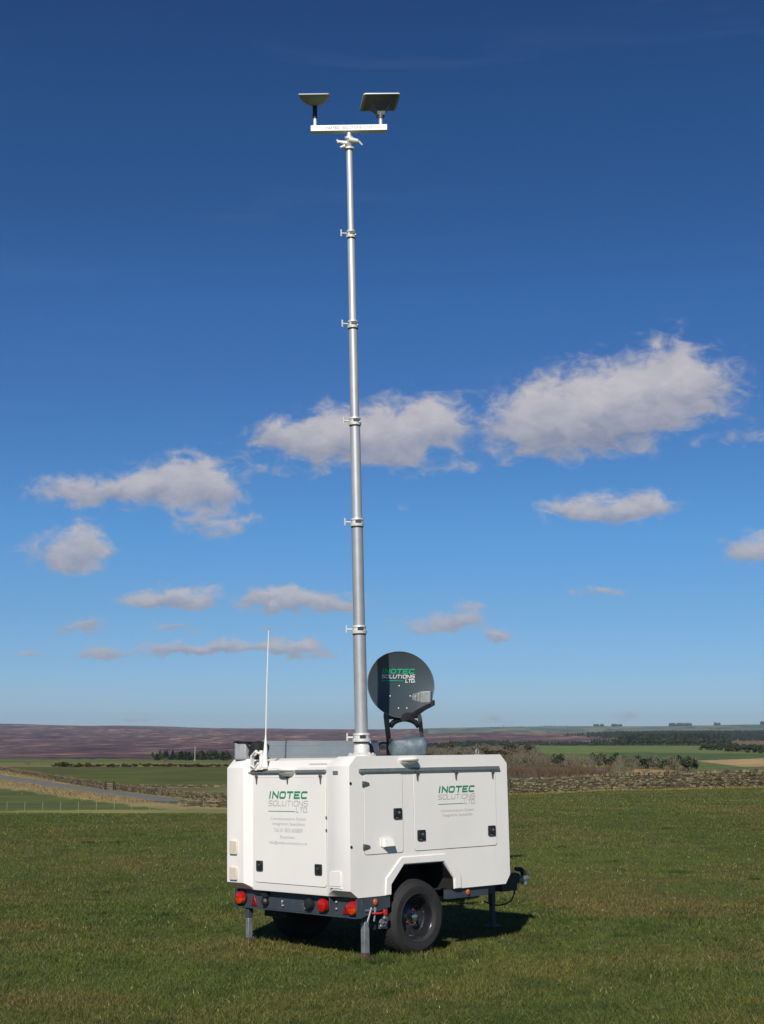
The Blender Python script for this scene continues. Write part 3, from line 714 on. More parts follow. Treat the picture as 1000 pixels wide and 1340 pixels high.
# stabiliser legs
def leg(x, y, ztop, zmid, name='stabiliser_leg', dark=False):
    g0 = gl(x, y); mb = MB()
    mb.box(x-.026, x+.026, y-.026, y+.026, zmid, ztop, 1 if not dark else 1)
    mb.box(x-.022, x+.022, y-.022, y+.022, g0+.055, zmid, 0)
    o = mb.build(name, [M['galv'] if not dark else M['chassis'], M['chassis']], tr, bevel=.004)
    f = MB(); f.box(x-.028, x+.028, y-.028, y+.028, g0-.01, g0+.06); f.box(x-.05, x+.05, y-.05, y+.05, g0-.012, g0+.004); f.build('foot', M['rust'] if not dark else M['chassis'], o, bevel=.003)
    return o
leg(-.665, .10, .331, .245)
# right leg: galvanised, hung on a clamp outside the frame, with a red handle
x, y = .80, .20; g0 = gl(x, y); mb = MB()
mb.box(x-.026, x+.026, y-.026, y+.026, g0+.06, .285, 0); mb.raw([(x-.026, y-.026, .285), (x+.026, y-.026, .285), (x+.026, y+.026, .285), (x-.026, y+.026, .285), (x-.012, y+.005, .33), (x+.012, y+.005, .33), (x+.012, y+.028, .33), (x-.012, y+.028, .33)],
       [(0,1,5,4),(1,2,6,5),(2,3,7,6),(3,0,4,7),(4,5,6,7)], 0)
rl = mb.build('stabiliser_leg', M['galv'], tr, bevel=.004)
mb = MB(); mb.box(x-.029, x+.029, y-.029, y+.029, g0-.01, g0+.07); mb.box(x-.055, x+.055, y-.055, y+.055, g0-.012, g0+.004); mb.build('foot', M['rust'], rl, bevel=.003)
mb = MB(); mb.tube([(.868, .17, .30), (.872, .195, .37), (.868, .215, .41)], .008, 6); mb.tube([(.868, .24, .30), (.872, .25, .36), (.868, .255, .41)], .008, 6); mb.box(.862, .872, .15, .27, .385, .40); mb.build('clamp', M['galv'], rl)
mb = MB(); mb.tube([(.872, .215, .365), (.90, .27, .362), (.905, .32, .366)], .010, 8); mb.box(.895, .915, .315, .35, .342, .390); mb.build('handle', M['redpaint'], rl, bevel=.004)
# front prop stand and drawbar
mb = MB(); 
for s_ in (-1, 1): mb.tube([(s_*.55, 1.35, .44), (s_*.06, 2.45, .44)], .035, 4)
mb.box(-.05, .05, 2.30, 2.80, .40, .49); mb.box(-.16, .16, 1.75, 1.95, .36, .49); mb.box(-.12, .12, 2.30, 2.42, .33, .47)
mb.build('drawbar', M['chassis'], tr, bevel=.004)
fj = leg(0.0, 2.52, .50, .22, 'prop_stand', True)
mb = MB(); mb.box(-.07, .07, 2.45, 2.59, gl(0, 2.5)+.0, gl(0, 2.5)+.03); mb.build('foot_plate', M['chassis'], fj, bevel=.004)
mb = MB(); mb.tube([(0, 2.70, .43), (0, 2.83, .44), (0, 2.90, .45)], [.05, .045, .035], 12); mb.tube([(0, 2.64, .47), (0, 2.72, .56), (0, 2.74, .58)], .03, 8); mb.box(-.06, .06, 2.60, 2.82, .33, .50); mb.tube([(.03, 2.66, .5), (.03, 2.70, .56), (.03, 2.74, .57)], .02, 6); mb.tube([(0, 2.72, .50), (0, 2.77, .545), (0, 2.79, .60)], .014, 6)
cp = mb.build('coupling_damper', M['black'], tr, smooth=True)
mb = MB(); mb.tube([(0, 2.88, .42), (0, 2.93, .425), (0, 3.00, .43), (0, 3.03, .425)], [.034, .036, .040, .028], 12); mb.lathe([(.034, 0), (.038, .03), (.02, .05)], Matrix.Translation((0, 2.99, .375)), 12); mb.build('ball_coupling', M['galv'], cp, smooth=True)
mb = MB(); mb.tube([(0, 2.985, .46), (0, 2.975, .495), (0, 2.94, .520), (0, 2.86, .530)], [.030, .030, .026, .018], 8); mb.build('coupling_handle', M['black'], cp, smooth=True)
mb = MB(); mb.tube([(0, 2.84, .38), (.01, 2.83, .30), (.01, 2.78, .23), (.01, 2.70, .205), (.01, 2.60, .20), (.01, 2.50, .215), (.0, 2.42, .25)], .008, 6); mb.build('breakaway_cable', M['cable'], cp, smooth=True)

# wheels
def wheel(side):
    cx, cy, cz = side * .733, .765, .296 + (gl(side*.745, .765))*.6; R_ = .311
    W0 = Matrix.Translation((cx, cy, cz)) @ Matrix.Rotation(side * PI/2, 4, 'Y')    # local +Z points outwards
    h = .108
    prof = [(.172, -h*.80), (.188, -h*.96), (.245, -h*1.06), (.283, -h*.98), (.300, -h*.84), (R_, -h*.66), (R_, h*.66), (.302, h*.80), (.288, h*.94), (.266, h*1.03), (.260, h*1.07), (.250, h*1.06), (.228, h*1.07), (.206, h*1.02), (.202, h*1.05), (.190, h*.97), (.178, h*.86), (.172, h*.74)]
    mb = MB(); mb.lathe(prof, W0, 56, 0, cap=False)
    tyre = mb.build('tyre', M['rubber'], None, smooth=True)
    # tread blocks and shoulder lugs
    tb = MB(); nb = 60
    for k in range(nb):
        a = 2*PI*k/nb
        for row, (z0, z1, off) in enumerate(((-.088, -.050, 0), (-.044, -.006, .5), (.002, .040, 0), (.046, .088, .5))):
            Mk = W0 @ Matrix.Rotation(a + off*2*PI/nb, 4, 'Z'); wv = .0115
            sk = .004 * (1 if row % 2 else -1)
            tb.raw([Mk @ Vector(p) for p in ((R_-.006, -wv+sk, z0), (R_-.006, wv+sk, z0), (R_-.006, wv-sk, z1), (R_-.006, -wv-sk, z1),
                    (R_+.005 - (.012 if row == 0 else 0), -wv*.9+sk, z0+.002), (R_+.005-(.012 if row == 0 else 0), wv*.9+sk, z0+.002), (R_+.005-(.012 if row == 3 else 0), wv*.9-sk, z1-.002), (R_+.005-(.012 if row == 3 else 0), -wv*.9-sk, z1-.002))],
                   [(4,5,6,7),(0,1,5,4),(1,2,6,5),(2,3,7,6),(3,0,4,7)])
    rb = MB()
    rb.lathe([(.173, -h*.8), (.173, h*.72), (.179, h*.82), (.174, h*.86), (.167, h*.78), (.164, h*.45), (.160, h*.30), (.158, h*.10), (.148, h*.02), (.146, -h*.12), (.136, -h*.18)], W0, 40, 0, cap=False); fb = MB(); fb.lathe([(.136, -h*.18), (.100, -h*.14), (.080, h*.02), (.050, h*.06), (.030, h*.06)], W0, 40, 0, cap=False)
    dk = MB(); dk.lathe([(.173, -h*.75), (.03, -h*.7)], W0, 24, 0, cap=False)
    wl = tyre; wl.name = 'wheel'; wl.parent = tr
    t2 = tb.build('tread', M['rubber'], wl)
    rim = rb.build('rim', M['rim'], wl, smooth=True); dk.build('brake_plate', M['under'], wl); fb.build('rim_disc', M['rimface'], wl, smooth=True)
    hp = MB(True)
    for k in range(12):
        a = 2*PI*k/12; Mk = W0 @ Matrix.Translation((.118*math.cos(a), .118*math.sin(a), -h*.12)); hp.lathe([(.0145, -.006), (.014, .001)], Mk, 10)
    hp.build('rim_hole', M['under'], wl)
    st = MB(True)
    for k in range(16):
        a = 2*PI*(k+.5)/16; Mk = W0 @ Matrix.Translation((.151*math.cos(a), .151*math.sin(a), h*.06)); st.lathe([(.005, 0), (.004, .004)], Mk, 6)
    st.build('rivet', M['chrome'], wl)
    for k in range(5):
        a = 2*PI*k/5 + .3; Mk = W0 @ Matrix.Translation((.064*math.cos(a), .064*math.sin(a), h*.04)); nb_ = MB(); nb_.lathe([(.010, 0), (.010, .016), (.006, .020)], Mk, 6); nb_.build('wheel_nut', M['nut'] if k % 2 == 0 else M['nut2'], wl)
    hb = MB(); hb.lathe([(.036, h*.0), (.036, h*.40), (.030, h*.56), (.012, h*.62)], W0, 18); hb.build('hub_cap', M['chrome'], wl, smooth=True)
    return wl
wheel(1); wheel(-1)

# roof fittings: telescopic mast
mx, my = .375, .56
AX = lambda z: Vector((mx - .0062*(z - 1.8), my - .0022*(z - 1.8), z))
mb = MB(); mb.lathe([(.125, T-.022), (.125, T+.016), (.118, T+.022), (.085, T+.024), (.070, T+.040), (.068, T+.095), (.062, T+.105)], Matrix.Translation((mx, my, 0)), 28)
for k in range(6): mb.lathe([(.010, T+.02), (.010, T+.032)], Matrix.Translation((mx + .10*math.cos(k*PI/3), my + .10*math.sin(k*PI/3), 0)), 6)
mast = mb.build('mast', M['alu_w'], tr, smooth=True)
zs = [1.735, 2.744, 3.712, 4.650, 5.572, 6.452, 7.318]
rad = [.0575, .0520, .0465, .0410, .0355, .0300]
HY = -TRM.to_euler().z if False else .8455      # turns picture-right into the trailer's frame
hx = lambda dx, dy, dz=0.0: Vector((dx*math.cos(HY) - dy*math.sin(HY), dx*math.sin(HY) + dy*math.cos(HY), dz))
for i in range(6):
    mb = MB(); p0, p1 = AX(zs[i]), AX(zs[i+1]); 
    mb.tube([p0, p1], rad[i], 24); mb.build('mast_section', M['alu_low'] if i < 2 else M['alu_mid'] if i < 4 else M['alu'], mast, smooth=True)  # greyer towards the base: ground reflection put into the section colours
def collar(z, r, last=False):
    p = AX(z); mb = MB(); Mt = Matrix.Translation(p)
    mb.lathe([(r+.004, -.030), (r+.016, -.026), (r+.018, -.002), (r+.006, .000), (r+.006, .026), (r+.012, .03), (r+.010, .045), (r-.004, .048)], Mt, 24, 0)
    mb.lathe([(r+.0075, -.040), (r+.0075, -.030)], Mt, 20, 1)
    # clamp knob to the left of the collar, plus a dark lock block to the right
    k0 = p + hx(-(r+.010), -.02, .012); k1 = p + hx(-(r+.062), -.03, .012)
    mb.tube([k0, k1], .008, 8, 0); mb.tube([k1 + Vector((0, 0, -.03)), k1 + Vector((0, 0, .036))], [.007, .008], 8, 0)
    b0_ = p + hx(.012, -(r+.006), .016)
    ax1 = hx(1, 0); ax2 = hx(0, 1); Mb = Matrix((( *ax1, ), ( *ax2, ), (0, 0, 1))).transposed().to_4x4(); Mb.translation = b0_
    mb.box(-.026, .026, -.014, .012, -.014, .014, 1, Mb); mb.box(-.04, .034, -.004, .016, -.024, -.014, 0, Mb)
    return mb.build('collar', [M['alu_w'], M['black']], mast, smooth=True)
for i in range(6): collar(zs[i] + (.06 if i == 0 else 0), rad[i] + (.006 if i == 0 else .0))
# mast head
p = AX(7.336); mb = MB(); Mt = Matrix.Translation(p)
mb.lathe([(.042, -.035), (.050, -.03), (.050, -.012), (.030, -.008), (.030, .05), (.024, .06)], Mt, 20); mb.lathe([(.030, .07), (.042, .075), (.042, .095), (.028, .10)], Mt, 20)
mb.tube([p + hx(-.02, -.03, .02), p + hx(-.105, -.04, .035)], [.026, .014], 10); mb.tube([p + hx(-.10, -.04, .02), p + hx(-.115, -.04, .055)], .010, 8)
mb.tube([p + hx(.0, -.05, .045), p + hx(.085, -.05, .030)], [.034, .022], 10); mb.tube([p + hx(.085, -.05, .035), p + hx(.125, -.045, -.005)], [.012, .009], 8)
mb.tube([p + hx(-.04, -.04, -.01), p + hx(-.085, -.05, -.028)], [.018, .010], 8); mb.tube([p + hx(.0, -.03, 0), p + hx(.0, -.055, .05)], .025, 8)
mb.tube([p + Vector((0, 0, .05)), p + Vector((0, 0, .165))], .021, 16)
mb.build('mast_head', M['alu_w'], mast, smooth=True)
# crossbar
pb = AX(7.336) + Vector((0, 0, .178)); bar_ax = hx(1, 0)
RB = Matrix(((bar_ax.x, hx(0, 1).x, 0), (bar_ax.y, hx(0, 1).y, 0), (0, 0, 1))).to_4x4(); RB.translation = pb
mb = MB(); mb.box(-.362, .362, -.035, .035, -.029, .029, 0, RB); bar = mb.build('crossbar', M['barwhite'], mast, bevel=.003)
tb = MB(); barf = lambda a, b, d: tuple(RB @ Vector((a, -.035 - d, b)))
stroke_word(tb, 'INOTEC', -.225, -.085, -.012, .014, .22, barf, .0015, .15); stroke_word(tb, 'SOLUTIONS', -.065, .125, -.012, .014, .16, barf, .0015, .15); stroke_word(tb, 'LTD.', .145, .225, -.012, .014, .16, barf, .0015, .15)
tb.build('lettering', M['grey'], bar)
mb = MB(True)
for x in (-.05, .04, .27): mb.box(x-.012, x+.012, -.012, .012, .029, .040, 0, RB)
mb.build('bolt', M['black'], bar)
# flat panel antennas
def flat_panel(x, name, post_mat, tilt_m, size, under_depth, px0, hpost):
    mb = MB(); mb.tube([RB @ Vector((x, 0, .029)), RB @ Vector((x, 0, .029 + hpost*.35))], .017, 12, 1); mb.tube([RB @ Vector((x, 0, .029 + hpost*.35)), RB @ Vector((x, 0, .029 + hpost))], .022, 12, 0)
    post = mb.build(name, [post_mat, M['alu_w']], mast, smooth=True)
    return post
# left one: edge-on, rounded back
def panel_shell(par, Mp, sx_, sy_, back, steps):
    """Mp: frame whose +Z is the panel face; back: depth of the rear bulge"""
    mb = MB(); pts_f = rrect(-sx_/2, sx_/2, -sy_/2, sy_/2, .025, 3)
    mb.prism(pts_f, lambda a, b, d: tuple(Mp @ Vector((a, b, d))), -.010, .0, 0)
    n_ = len(pts_f); vs = []; 
    for sc_, dz in steps:
        for a, b in pts_f: vs.append(Mp @ Vector((a*sc_, b*sc_, -dz)))
    fs = [(i*n_+k, i*n_+(k+1) % n_, (i+1)*n_+(k+1) % n_, (i+1)*n_+k) for i in range(len(steps)-1) for k in range(n_)]
    fs.append(tuple((len(steps)-1)*n_+k for k in range(n_)))
    mb.raw(vs, fs, 1)
    return mb.build('panel_shell', [M['panelface'], M['panel']], par, smooth=True)
xl_ = -.322; post = flat_panel(xl_, 'flat_antenna', M['black'], 0, 0, 0, 0, .235)
tp = RB @ Vector((xl_, 0, .36)); nrm = Vector((0, 0, 1))
def frame(p, yaw, tilt, roll=0): return Matrix.Translation(p) @ Matrix.Rotation(HY + yaw, 4, 'Z') @ Matrix.Rotation(tilt, 4, 'X') @ Matrix.Rotation(roll, 4, 'Y')
panel_shell(post, frame(tp, 0, math.radians(24), math.radians(0)), .29, .46, .09, [(1.0, .010), (.93, .035), (.72, .075), (.42, .100), (.16, .112)])
xr_ = .302; post2 = flat_panel(xr_, 'flat_antenna', M['mastgrey'], 0, 0, 0, 0, .205)
tp2 = RB @ Vector((xr_ - .005, .02, .285))
panel_shell(post2, frame(tp2, math.radians(7), math.radians(0), math.radians(-3.0)), .350, .36, .06, [(1.0, .010), (.985, .012)])
cone = MB(); fr2 = frame(tp2, math.radians(7), 0, math.radians(-3.0)); sq_ = lambda k, z: [fr2 @ Vector((a*k, b*k, -z)) for a, b in ((-.175, -.195), (.175, -.195), (.175, .195), (-.175, .195))]
cv = sq_(.86, .012) + sq_(.50, .045) + sq_(.22, .115) + sq_(.20, .150)
cone.raw(cv, [(4*i+k, 4*i+(k+1) % 4, 4*i+4+(k+1) % 4, 4*i+4+k) for i in range(3) for k in range(4)] + [(12, 13, 14, 15)]); cone.build('panel_back', M['panelback'], post2)

# satellite dish at the front of the roof
KD = 13.97 / 13.85
wl0 = lambda x, z, y=13.85: TRM.transposed() @ (Vector((x*KD, y*KD, EYE + (z - EYE)*KD)) - TRL)
DC = wl0(.183, 2.322); rW, rH = .342*KD, .318*KD
# dish frame: normal points back towards the viewer, turned to the right and slightly up
nv = (hx(.38, -1.0) + Vector((0, 0, .10))).normalized(); rgt = Vector((0, 0, 1)).cross(nv).normalized(); upv = nv.cross(rgt)
DM = Matrix(((rgt.x, upv.x, nv.x, DC.x), (rgt.y, upv.y, nv.y, DC.y), (rgt.z, upv.z, nv.z, DC.z), (0, 0, 0, 1)))
mb = MB(); n_ = 40; vs = []; fs = []; rr_ = np.linspace(0.02, 1, 9)
bowlf = lambda r_: -.055 + .055 * r_ * r_
for off in (0, -.006):
    for r_ in rr_:
        for k in range(n_):
            a = 2*PI*k/n_; vs.append(DM @ Vector((rW*r_*math.cos(a), rH*r_*math.sin(a), bowlf(r_) + off)))
nr_ = len(rr_)
for s_ in range(2):
    o0 = s_*nr_*n_
    for i in range(nr_-1):
        for k in range(n_): fs.append((o0+i*n_+k, o0+i*n_+(k+1) % n_, o0+(i+1)*n_+(k+1) % n_, o0+(i+1)*n_+k))
    fs.append(tuple(o0+k for k in range(n_)))
for k in range(n_): fs.append(((nr_-1)*n_+k, (nr_-1)*n_+(k+1) % n_, nr_*n_+(nr_-1)*n_+(k+1) % n_, nr_*n_+(nr_-1)*n_+k))
mb.raw(vs, fs); dish = mb.build('satellite_dish', M['dish'], tr, smooth=True)
mb = MB(); mb.tube([DM @ Vector((rW*math.cos(a), rH*math.sin(a), .001)) for a in np.linspace(0, 2*PI, 49)], .0045, 6); mb.build('dish_rim', M['hinge'], dish, smooth=True)
def dishf(a, b, d):
    r_ = math.hypot(a / rW, b / rH); return tuple(DM @ Vector((a, b, bowlf(r_) + .003 + d)))
tb = MB()
stroke_word(tb, 'INOTEC', -.185, .165, .110, .158, .24, dishf, .001, .22, 0); stroke_word(tb, 'SOLUTIONS', -.185, .165, .066, .102, .16, dishf, .001, .2, 1)
stroke_word(tb, 'LTD.', .065, .170, .026, .060, .17, dishf, .001, .2, 1); tb.face([dishf(-.185, .038, .001), dishf(.045, .038, .001), dishf(.045, .045, .001), dishf(-.185, .045, .001)], 0)
tb.build('lettering', [M['green2'], M['whitetxt']], dish)
mb = MB(True)
for a, b in ((.0, -.005), (.105, -.105), (-.105, -.105), (-.03, -.225), (.055, -.225)): mb.lathe([(.007, 0), (.006, .005)], Matrix.Translation(Vector(dishf(a, b, -.002))) @ DM.to_3x3().to_4x4(), 8)
mb.build('dish_bolt', M['whitetxt'], dish)
# feed arm and feed head
e0 = DM @ Vector((0, -.305, -.02)); e1 = DC + hx(.285, -.42, -.215)
mb = MB(); ax_ = (e1 - e0)
mb.tube([e0 + Vector((0, 0, -.02)), e0.lerp(e1, .35) + Vector((0, 0, -.03)), e0.lerp(e1, .8), e1], [.030, .030, .024, .018], 4); mb.tube([e1 + Vector((0, 0, -.01)), e1 + Vector((0, 0, .04))], .022, 6)
arm = mb.build('feed_arm', M['black'], dish)
fc = DC + hx(.205, -.40, -.145); FM = Matrix.Translation(fc) @ Matrix.Rotation(HY - .25, 4, 'Z')
mb = MB(); mb.box(-.035, .075, -.045, .045, -.055, .055, 0, FM); mb.box(-.06, -.035, -.035, .035, -.045, .045, 0, FM); mb.lathe([(.05, 0), (.035, .05)], FM @ Matrix.Translation((-.06, 0, 0)) @ Matrix.Rotation(-PI/2, 4, 'Y'), 16)
fh_ = mb.build('feed_horn', M['galv'], dish, bevel=.008)
mb = MB(True)
for k in range(5): mb.box(-.028 + k*.021, -.020 + k*.021, -.058, -.045, -.046, .046, 0, FM)
mb.build('cooling_fin', M['galv'], fh_)
# supporting yoke
wl_ = wl0
mb = MB(); hwid = .030
mb.tube([wl_(.068, 1.645), wl_(.064, 1.80), wl_(.040, 2.02), wl_(.05, 2.16)], [.034, .032, .036, .030], 4); mb.tube([wl_(.400, 1.65), wl_(.385, 1.78), wl_(.362, 2.00), wl_(.345, 2.08)], [.026, .026, .028, .024], 4)
arch = [wl_(.075 + .28 * t_, 1.90 + .075 * math.sin(PI * t_) ** .6 + .02) for t_ in np.linspace(0, 1, 9)]
mb.tube(arch, .026, 4); mb.tube([wl_(.06, 2.02), wl_(.34, 2.03)], .030, 4); mb.tube([wl_(.20, 2.0, 13.85), wl_(.19, 2.12, 13.95)], .04, 6)
mb.build('dish_yoke', M['black'], tr)
# fabric bag lying between the yoke legs, cable loop
def lumpy(name, c, sz, mt, seed, R3=None, dent=.10, parent=tr, boxy=.5):
    bm = bmesh.new(); bmesh.ops.create_cube(bm, size=2.0); bmesh.ops.subdivide_edges(bm, edges=bm.edges, cuts=7, use_grid_fill=True)
    r_ = random.Random(seed); offs = [(Vector((r_.uniform(-1,1), r_.uniform(-1,1), r_.uniform(-1,1))) * 1.2, r_.uniform(-dent, dent)) for _ in range(26)]
    for v_ in bm.verts:
        q = v_.co.copy(); s_ = q.normalized(); q2 = q.lerp(s_ * 1.15, 1 - boxy)
        for oc, am in offs: q2 += s_ * am * math.exp(-((q - oc).length / .42) ** 2)
        v_.co = Vector((q2.x * sz[0], q2.y * sz[1], q2.z * sz[2]))
    me = bpy.data.meshes.new(name); bm.to_mesh(me); bm.free(); me.materials.append(mt); me.polygons.foreach_set('use_smooth', [True]*len(me.polygons))
    o = bpy.data.objects.new(name, me); C.objects.link(o); o.parent = parent; o.location = c
    if R3: o.rotation_euler = R3
    return o
lumpy('equipment_bag', wl_(.262, 1.725, 13.72), (.175, .12, .092), M['bag'], 5, (.05, -.10, HY), .20, tr, .50)
mb = MB(); mb.tube([wl_(.012 + .055*math.cos(t_), 1.715 + .055*math.sin(t_), 13.70) for t_ in np.linspace(-.6, 3.9, 18)], .011, 8); mb.tube([wl_(.06, 1.66, 13.7), wl_(.055, 1.76, 13.72), wl_(.09, 1.80, 13.75)], .02, 6); mb.build('cable_loop', M['cable'], tr, smooth=True)
lumpy('junction_cover', wl_(-.075, 1.715, 13.45), (.045, .05, .07), M['cover'], 8, (0, 0, HY), .08, tr, .6)
mb = MB(); mb.tube([wl_(-.125, 1.755, 13.35), wl_(-.10, 1.72, 13.3), wl_(-.085, 1.66, 13.3)], .022, 8); mb.build('cable_loop', M['cable'], tr, smooth=True)

# long flat cabinet along the left edge of the roof
mb = MB(); mb.box(-.80, -.742, .31, 1.55, T-.02, 1.802); cab = mb.build('roof_cabinet', M['cabinet'], tr, bevel=.004)
mb = MB(True)
for z in (1.764, 1.672): mb.box(-.7418, -.739, .312, 1.548, z, z+.006)
for y in (.42, 1.44): mb.box(-.7418, -.7388, y, y+.006, T+.01, 1.80)
mb.build('cabinet_seam', M['seal'], cab)
lumpy('lamp_cover', Vector((-.745, .115, 1.712)), (.072, .066, .082), M['cover'], 3, (0, 0, .15), .03, tr, .92)
mb = MB(); mb.box(-.83, -.655, .045, .19, 1.787, 1.797); mb.tube([(-.83, .05, 1.792), (-.74, .03, 1.80), (-.66, .06, 1.785), (-.64, .09, 1.74)], .008, 6); mb.build('strap', M['blackmat'], tr)
lumpy('winch_cover', Vector((-.60, .165, 1.715)), (.062, .085, .078), M['blackmat'], 4, (0, .2, .2), .14, tr, .35)
# whip aerial at the rear edge
mb = MB(); bz = 1.565
mb.tube([(-.345, .035, bz), (-.343, .04, 1.66), (-.341, .045, 1.72)], [.030, .022, .017], 12, 0); mb.tube([(-.341, .045, 1.72), (-.339, .045, 1.80), (-.336, .045, 1.86)], [.017, .010, .005], 10, 0)
mb.tube([(-.336, .045, 1.86), (-.318, .045, 2.30), (-.288, .045, 2.775)], [.0062, .0052, .0042], 6, 0); mb.box(-.40, -.30, .012, .08, 1.548, 1.566); mb.tube([(-.375, .02, 1.56), (-.372, .02, 1.71)], .017, 8); mb.tube([(-.30, .03, 1.56), (-.318, .03, 1.69)], .008, 6)
ant = mb.build('whip_aerial', M['white2'], tr, smooth=True)
mb = MB(); mb.tube([(-.36, .0, 1.68), (-.42, -.01, 1.70), (-.49, .0, 1.66), (-.50, .0, 1.58), (-.44, .0, 1.555), (-.39, .0, 1.60)], .010, 8); mb.tube([(-.52, .03, 1.54), (-.505, .02, 1.66), (-.465, .05, 1.705)], .020, 8); mb.box(-.46, -.34, .0, .05, 1.540, 1.552)
mb.build('aerial_cable', M['white2'], ant, smooth=True)
mb = MB(); mb.box(.255, .50, .060, .064, 1.582, 1.586); mb.build('roof_seam', M['seal'], tr)

# ------------------------------------------------------------------ stone walls
def stone_mat(name, a, b, c_):
    m_ = bpy.data.materials.new(name); m_.use_nodes = True; q = NT(m_.node_tree); bs = q.n['Principled BSDF']; bs.inputs['Roughness'].default_value = .92; bs.inputs['Specular IOR Level'].default_value = .15
    g = q.add('ShaderNodeNewGeometry'); nn = q.noise(g.outputs['Position'], 1.7, 5, .7)
    k = q.m('ADD', q.m('MULTIPLY', g.outputs['Random Per Island'], .65), q.m('MULTIPLY', nn, .45))
    q.put(bs.inputs['Base Color'], q.ramp(k, [(.18, a), (.5, b), (.85, c_)])); return m_
STONE = stone_mat('dry_stone', lin(62, 55, 39), lin(92, 83, 58), lin(122, 112, 86))
CORE = mat('dark_wall_core', (0.055, 0.048, 0.034), .95)
def stone_wall(label, pts, h, ln=(.28, .62), ch=(.11, .19), seed=1, thick=.5, broken=0.0):
    r_ = random.Random(seed); P_ = [Vector(p) for p in pts]
    root = empty('dry_stone_wall', P_[0]); tag(root, label, 'stone wall'); st = MB(); co = MB(); cp_ = MB(); base = P_[0]
    for i in range(len(P_) - 1):
        a, b = P_[i], P_[i+1]; d = b - a; L = math.hypot(d.x, d.y); t_ = Vector((d.x/L, d.y/L, 0)); n_ = Vector((t_.y, -t_.x, 0))
        if n_.y > 0: n_ = -n_
        def zat(s_): q = a + t_*s_; return gz(q.x, q.y)
        nst = max(2, int(L/4)); zz = [zat(L*k/nst) for k in range(nst+1)]
        zf = lambda s_: zz[min(int(s_/L*nst), nst-1)] + (zz[min(int(s_/L*nst), nst-1)+1]-zz[min(int(s_/L*nst), nst-1)])*(s_/L*nst-min(int(s_/L*nst), nst-1))
        for k in range(nst):
            s0, s1 = L*k/nst, L*(k+1)/nst; q0, q1 = a+t_*s0-base, a+t_*s1-base; w_ = thick*.36
            vs = [q0+n_*w_, q1+n_*w_, q1-n_*w_, q0-n_*w_]; lo = [Vector((v_.x, v_.y, zz[k if j in (0, 3) else k+1]-base.z-.3)) for j, v_ in enumerate(vs)]; hi = [Vector((v_.x, v_.y, l_.z+.3+h*.86)) for v_, l_ in zip(vs, lo)]
            co.raw(lo+hi, [(4,5,6,7),(0,1,5,4),(1,2,6,5),(2,3,7,6),(3,0,4,7)])
        for face_ in ((1, 1),):
            z = -.05
            while z < h - .12:
                hh = r_.uniform(*ch); s_ = r_.uniform(-.2, 0)
                while s_ < L:
                    l_ = r_.uniform(*ln); hh2 = hh * r_.uniform(.8, 1.02)
                    if r_.random() > .03 + broken * (z / h):
                        s2 = min(s_ + l_, L); zg = zf(max(0, min(L, (s_+s2)/2))) - base.z; pr = thick*.5*(1 - .25*z/h) + r_.uniform(-.03, .045)
                        q0 = a + t_*(s_ + .012) - base; q1 = a + t_*(s2 - .012) - base; j = lambda: Vector((r_.uniform(-.035, .035), r_.uniform(-.03, .03), r_.uniform(-.03, .03)))
                        for sg in ((1,) ):
                            vs = []
                            for zz_ in (0, hh2 - .015):
                                for q_, pp in ((q0, pr), (q1, pr), (q1, -.05), (q0, -.05)):
                                    v_ = q_ + n_*sg*pp; v_ = Vector((v_.x, v_.y, zg + z + zz_)) + j(); vs.append(v_)
                            st.raw(vs, [(0,3,2,1),(4,5,6,7),(0,1,5,4),(1,2,6,5),(2,3,7,6),(3,0,4,7)])
                    s_ += l_
                z += hh
        s_ = 0
        while s_ < L:      # upright cope stones
            l_ = r_.uniform(.10, .30); zg = zf(min(L, s_)) - base.z; hh = r_.uniform(.07, .20)
            if r_.random() > broken:
                q_ = a + t_*s_ - base; vs = []
                for zz_, sh in ((h-.12, 1), (h-.12+hh, .75)):
                    for e_, pp in ((0, thick*.42*sh), (l_*.86, thick*.42*sh), (l_*.86, -thick*.42*sh), (0, -thick*.42*sh)):
                        v_ = q_ + t_*e_ + n_*pp; vs.append(Vector((v_.x, v_.y, zg+zz_)) + Vector((r_.uniform(-.03, .03), r_.uniform(-.03, .03), r_.uniform(-.03, .03))))
                cp_.raw(vs, [(0,3,2,1),(4,5,6,7),(0,1,5,4),(1,2,6,5),(2,3,7,6),(3,0,4,7)])
            s_ += l_
    def fin_(m_, nm, mt):
        me = bpy.data.meshes.new(nm); me.from_pydata(m_.v, [], m_.f); me.materials.append(mt); me.update(); o = bpy.data.objects.new(nm, me); C.objects.link(o); o.parent = root; return o
    fin_(co, 'core', CORE); tag(fin_(st, 'course_stones', STONE), kind='stuff'); tag(fin_(cp_, 'cope_stones', STONE), kind='stuff')
    return root
def wp(u, d, extra=0.0):
    a = math.atan((u - 500) / F_PX); x, y = d*math.sin(a), d*math.cos(a); return (x, y, gz(x, y))
stone_wall('long tumbledown dry stone wall crossing behind the trailer to the right edge', [wp(430, 112), wp(560, 107), wp(667, 103), wp(740, 103), wp(830, 102), wp(915, 101), wp(1000, 99), wp(1120, 97)], 1.14, (.11, .29), (.075, .15), 3, .6, .14)
stone_wall('low stone wall at the foot of the road beside the trailer', [at_px(238, 1056, 120), at_px(268, 1056.5, 120), at_px(300, 1057, 120), at_px(420, 1058, 120)], .80, (.35, .8), (.14, .24), 5, .5, .12)
stone_wall('weathered stone wall climbing along the far side of the road', [at_px(u, y, 120) for u, y in ((-60, 1004), (0, 1009), (60, 1020), (138, 1033))], 1.0, (.5, 1.1), (.18, .3), 7, .6, .15)
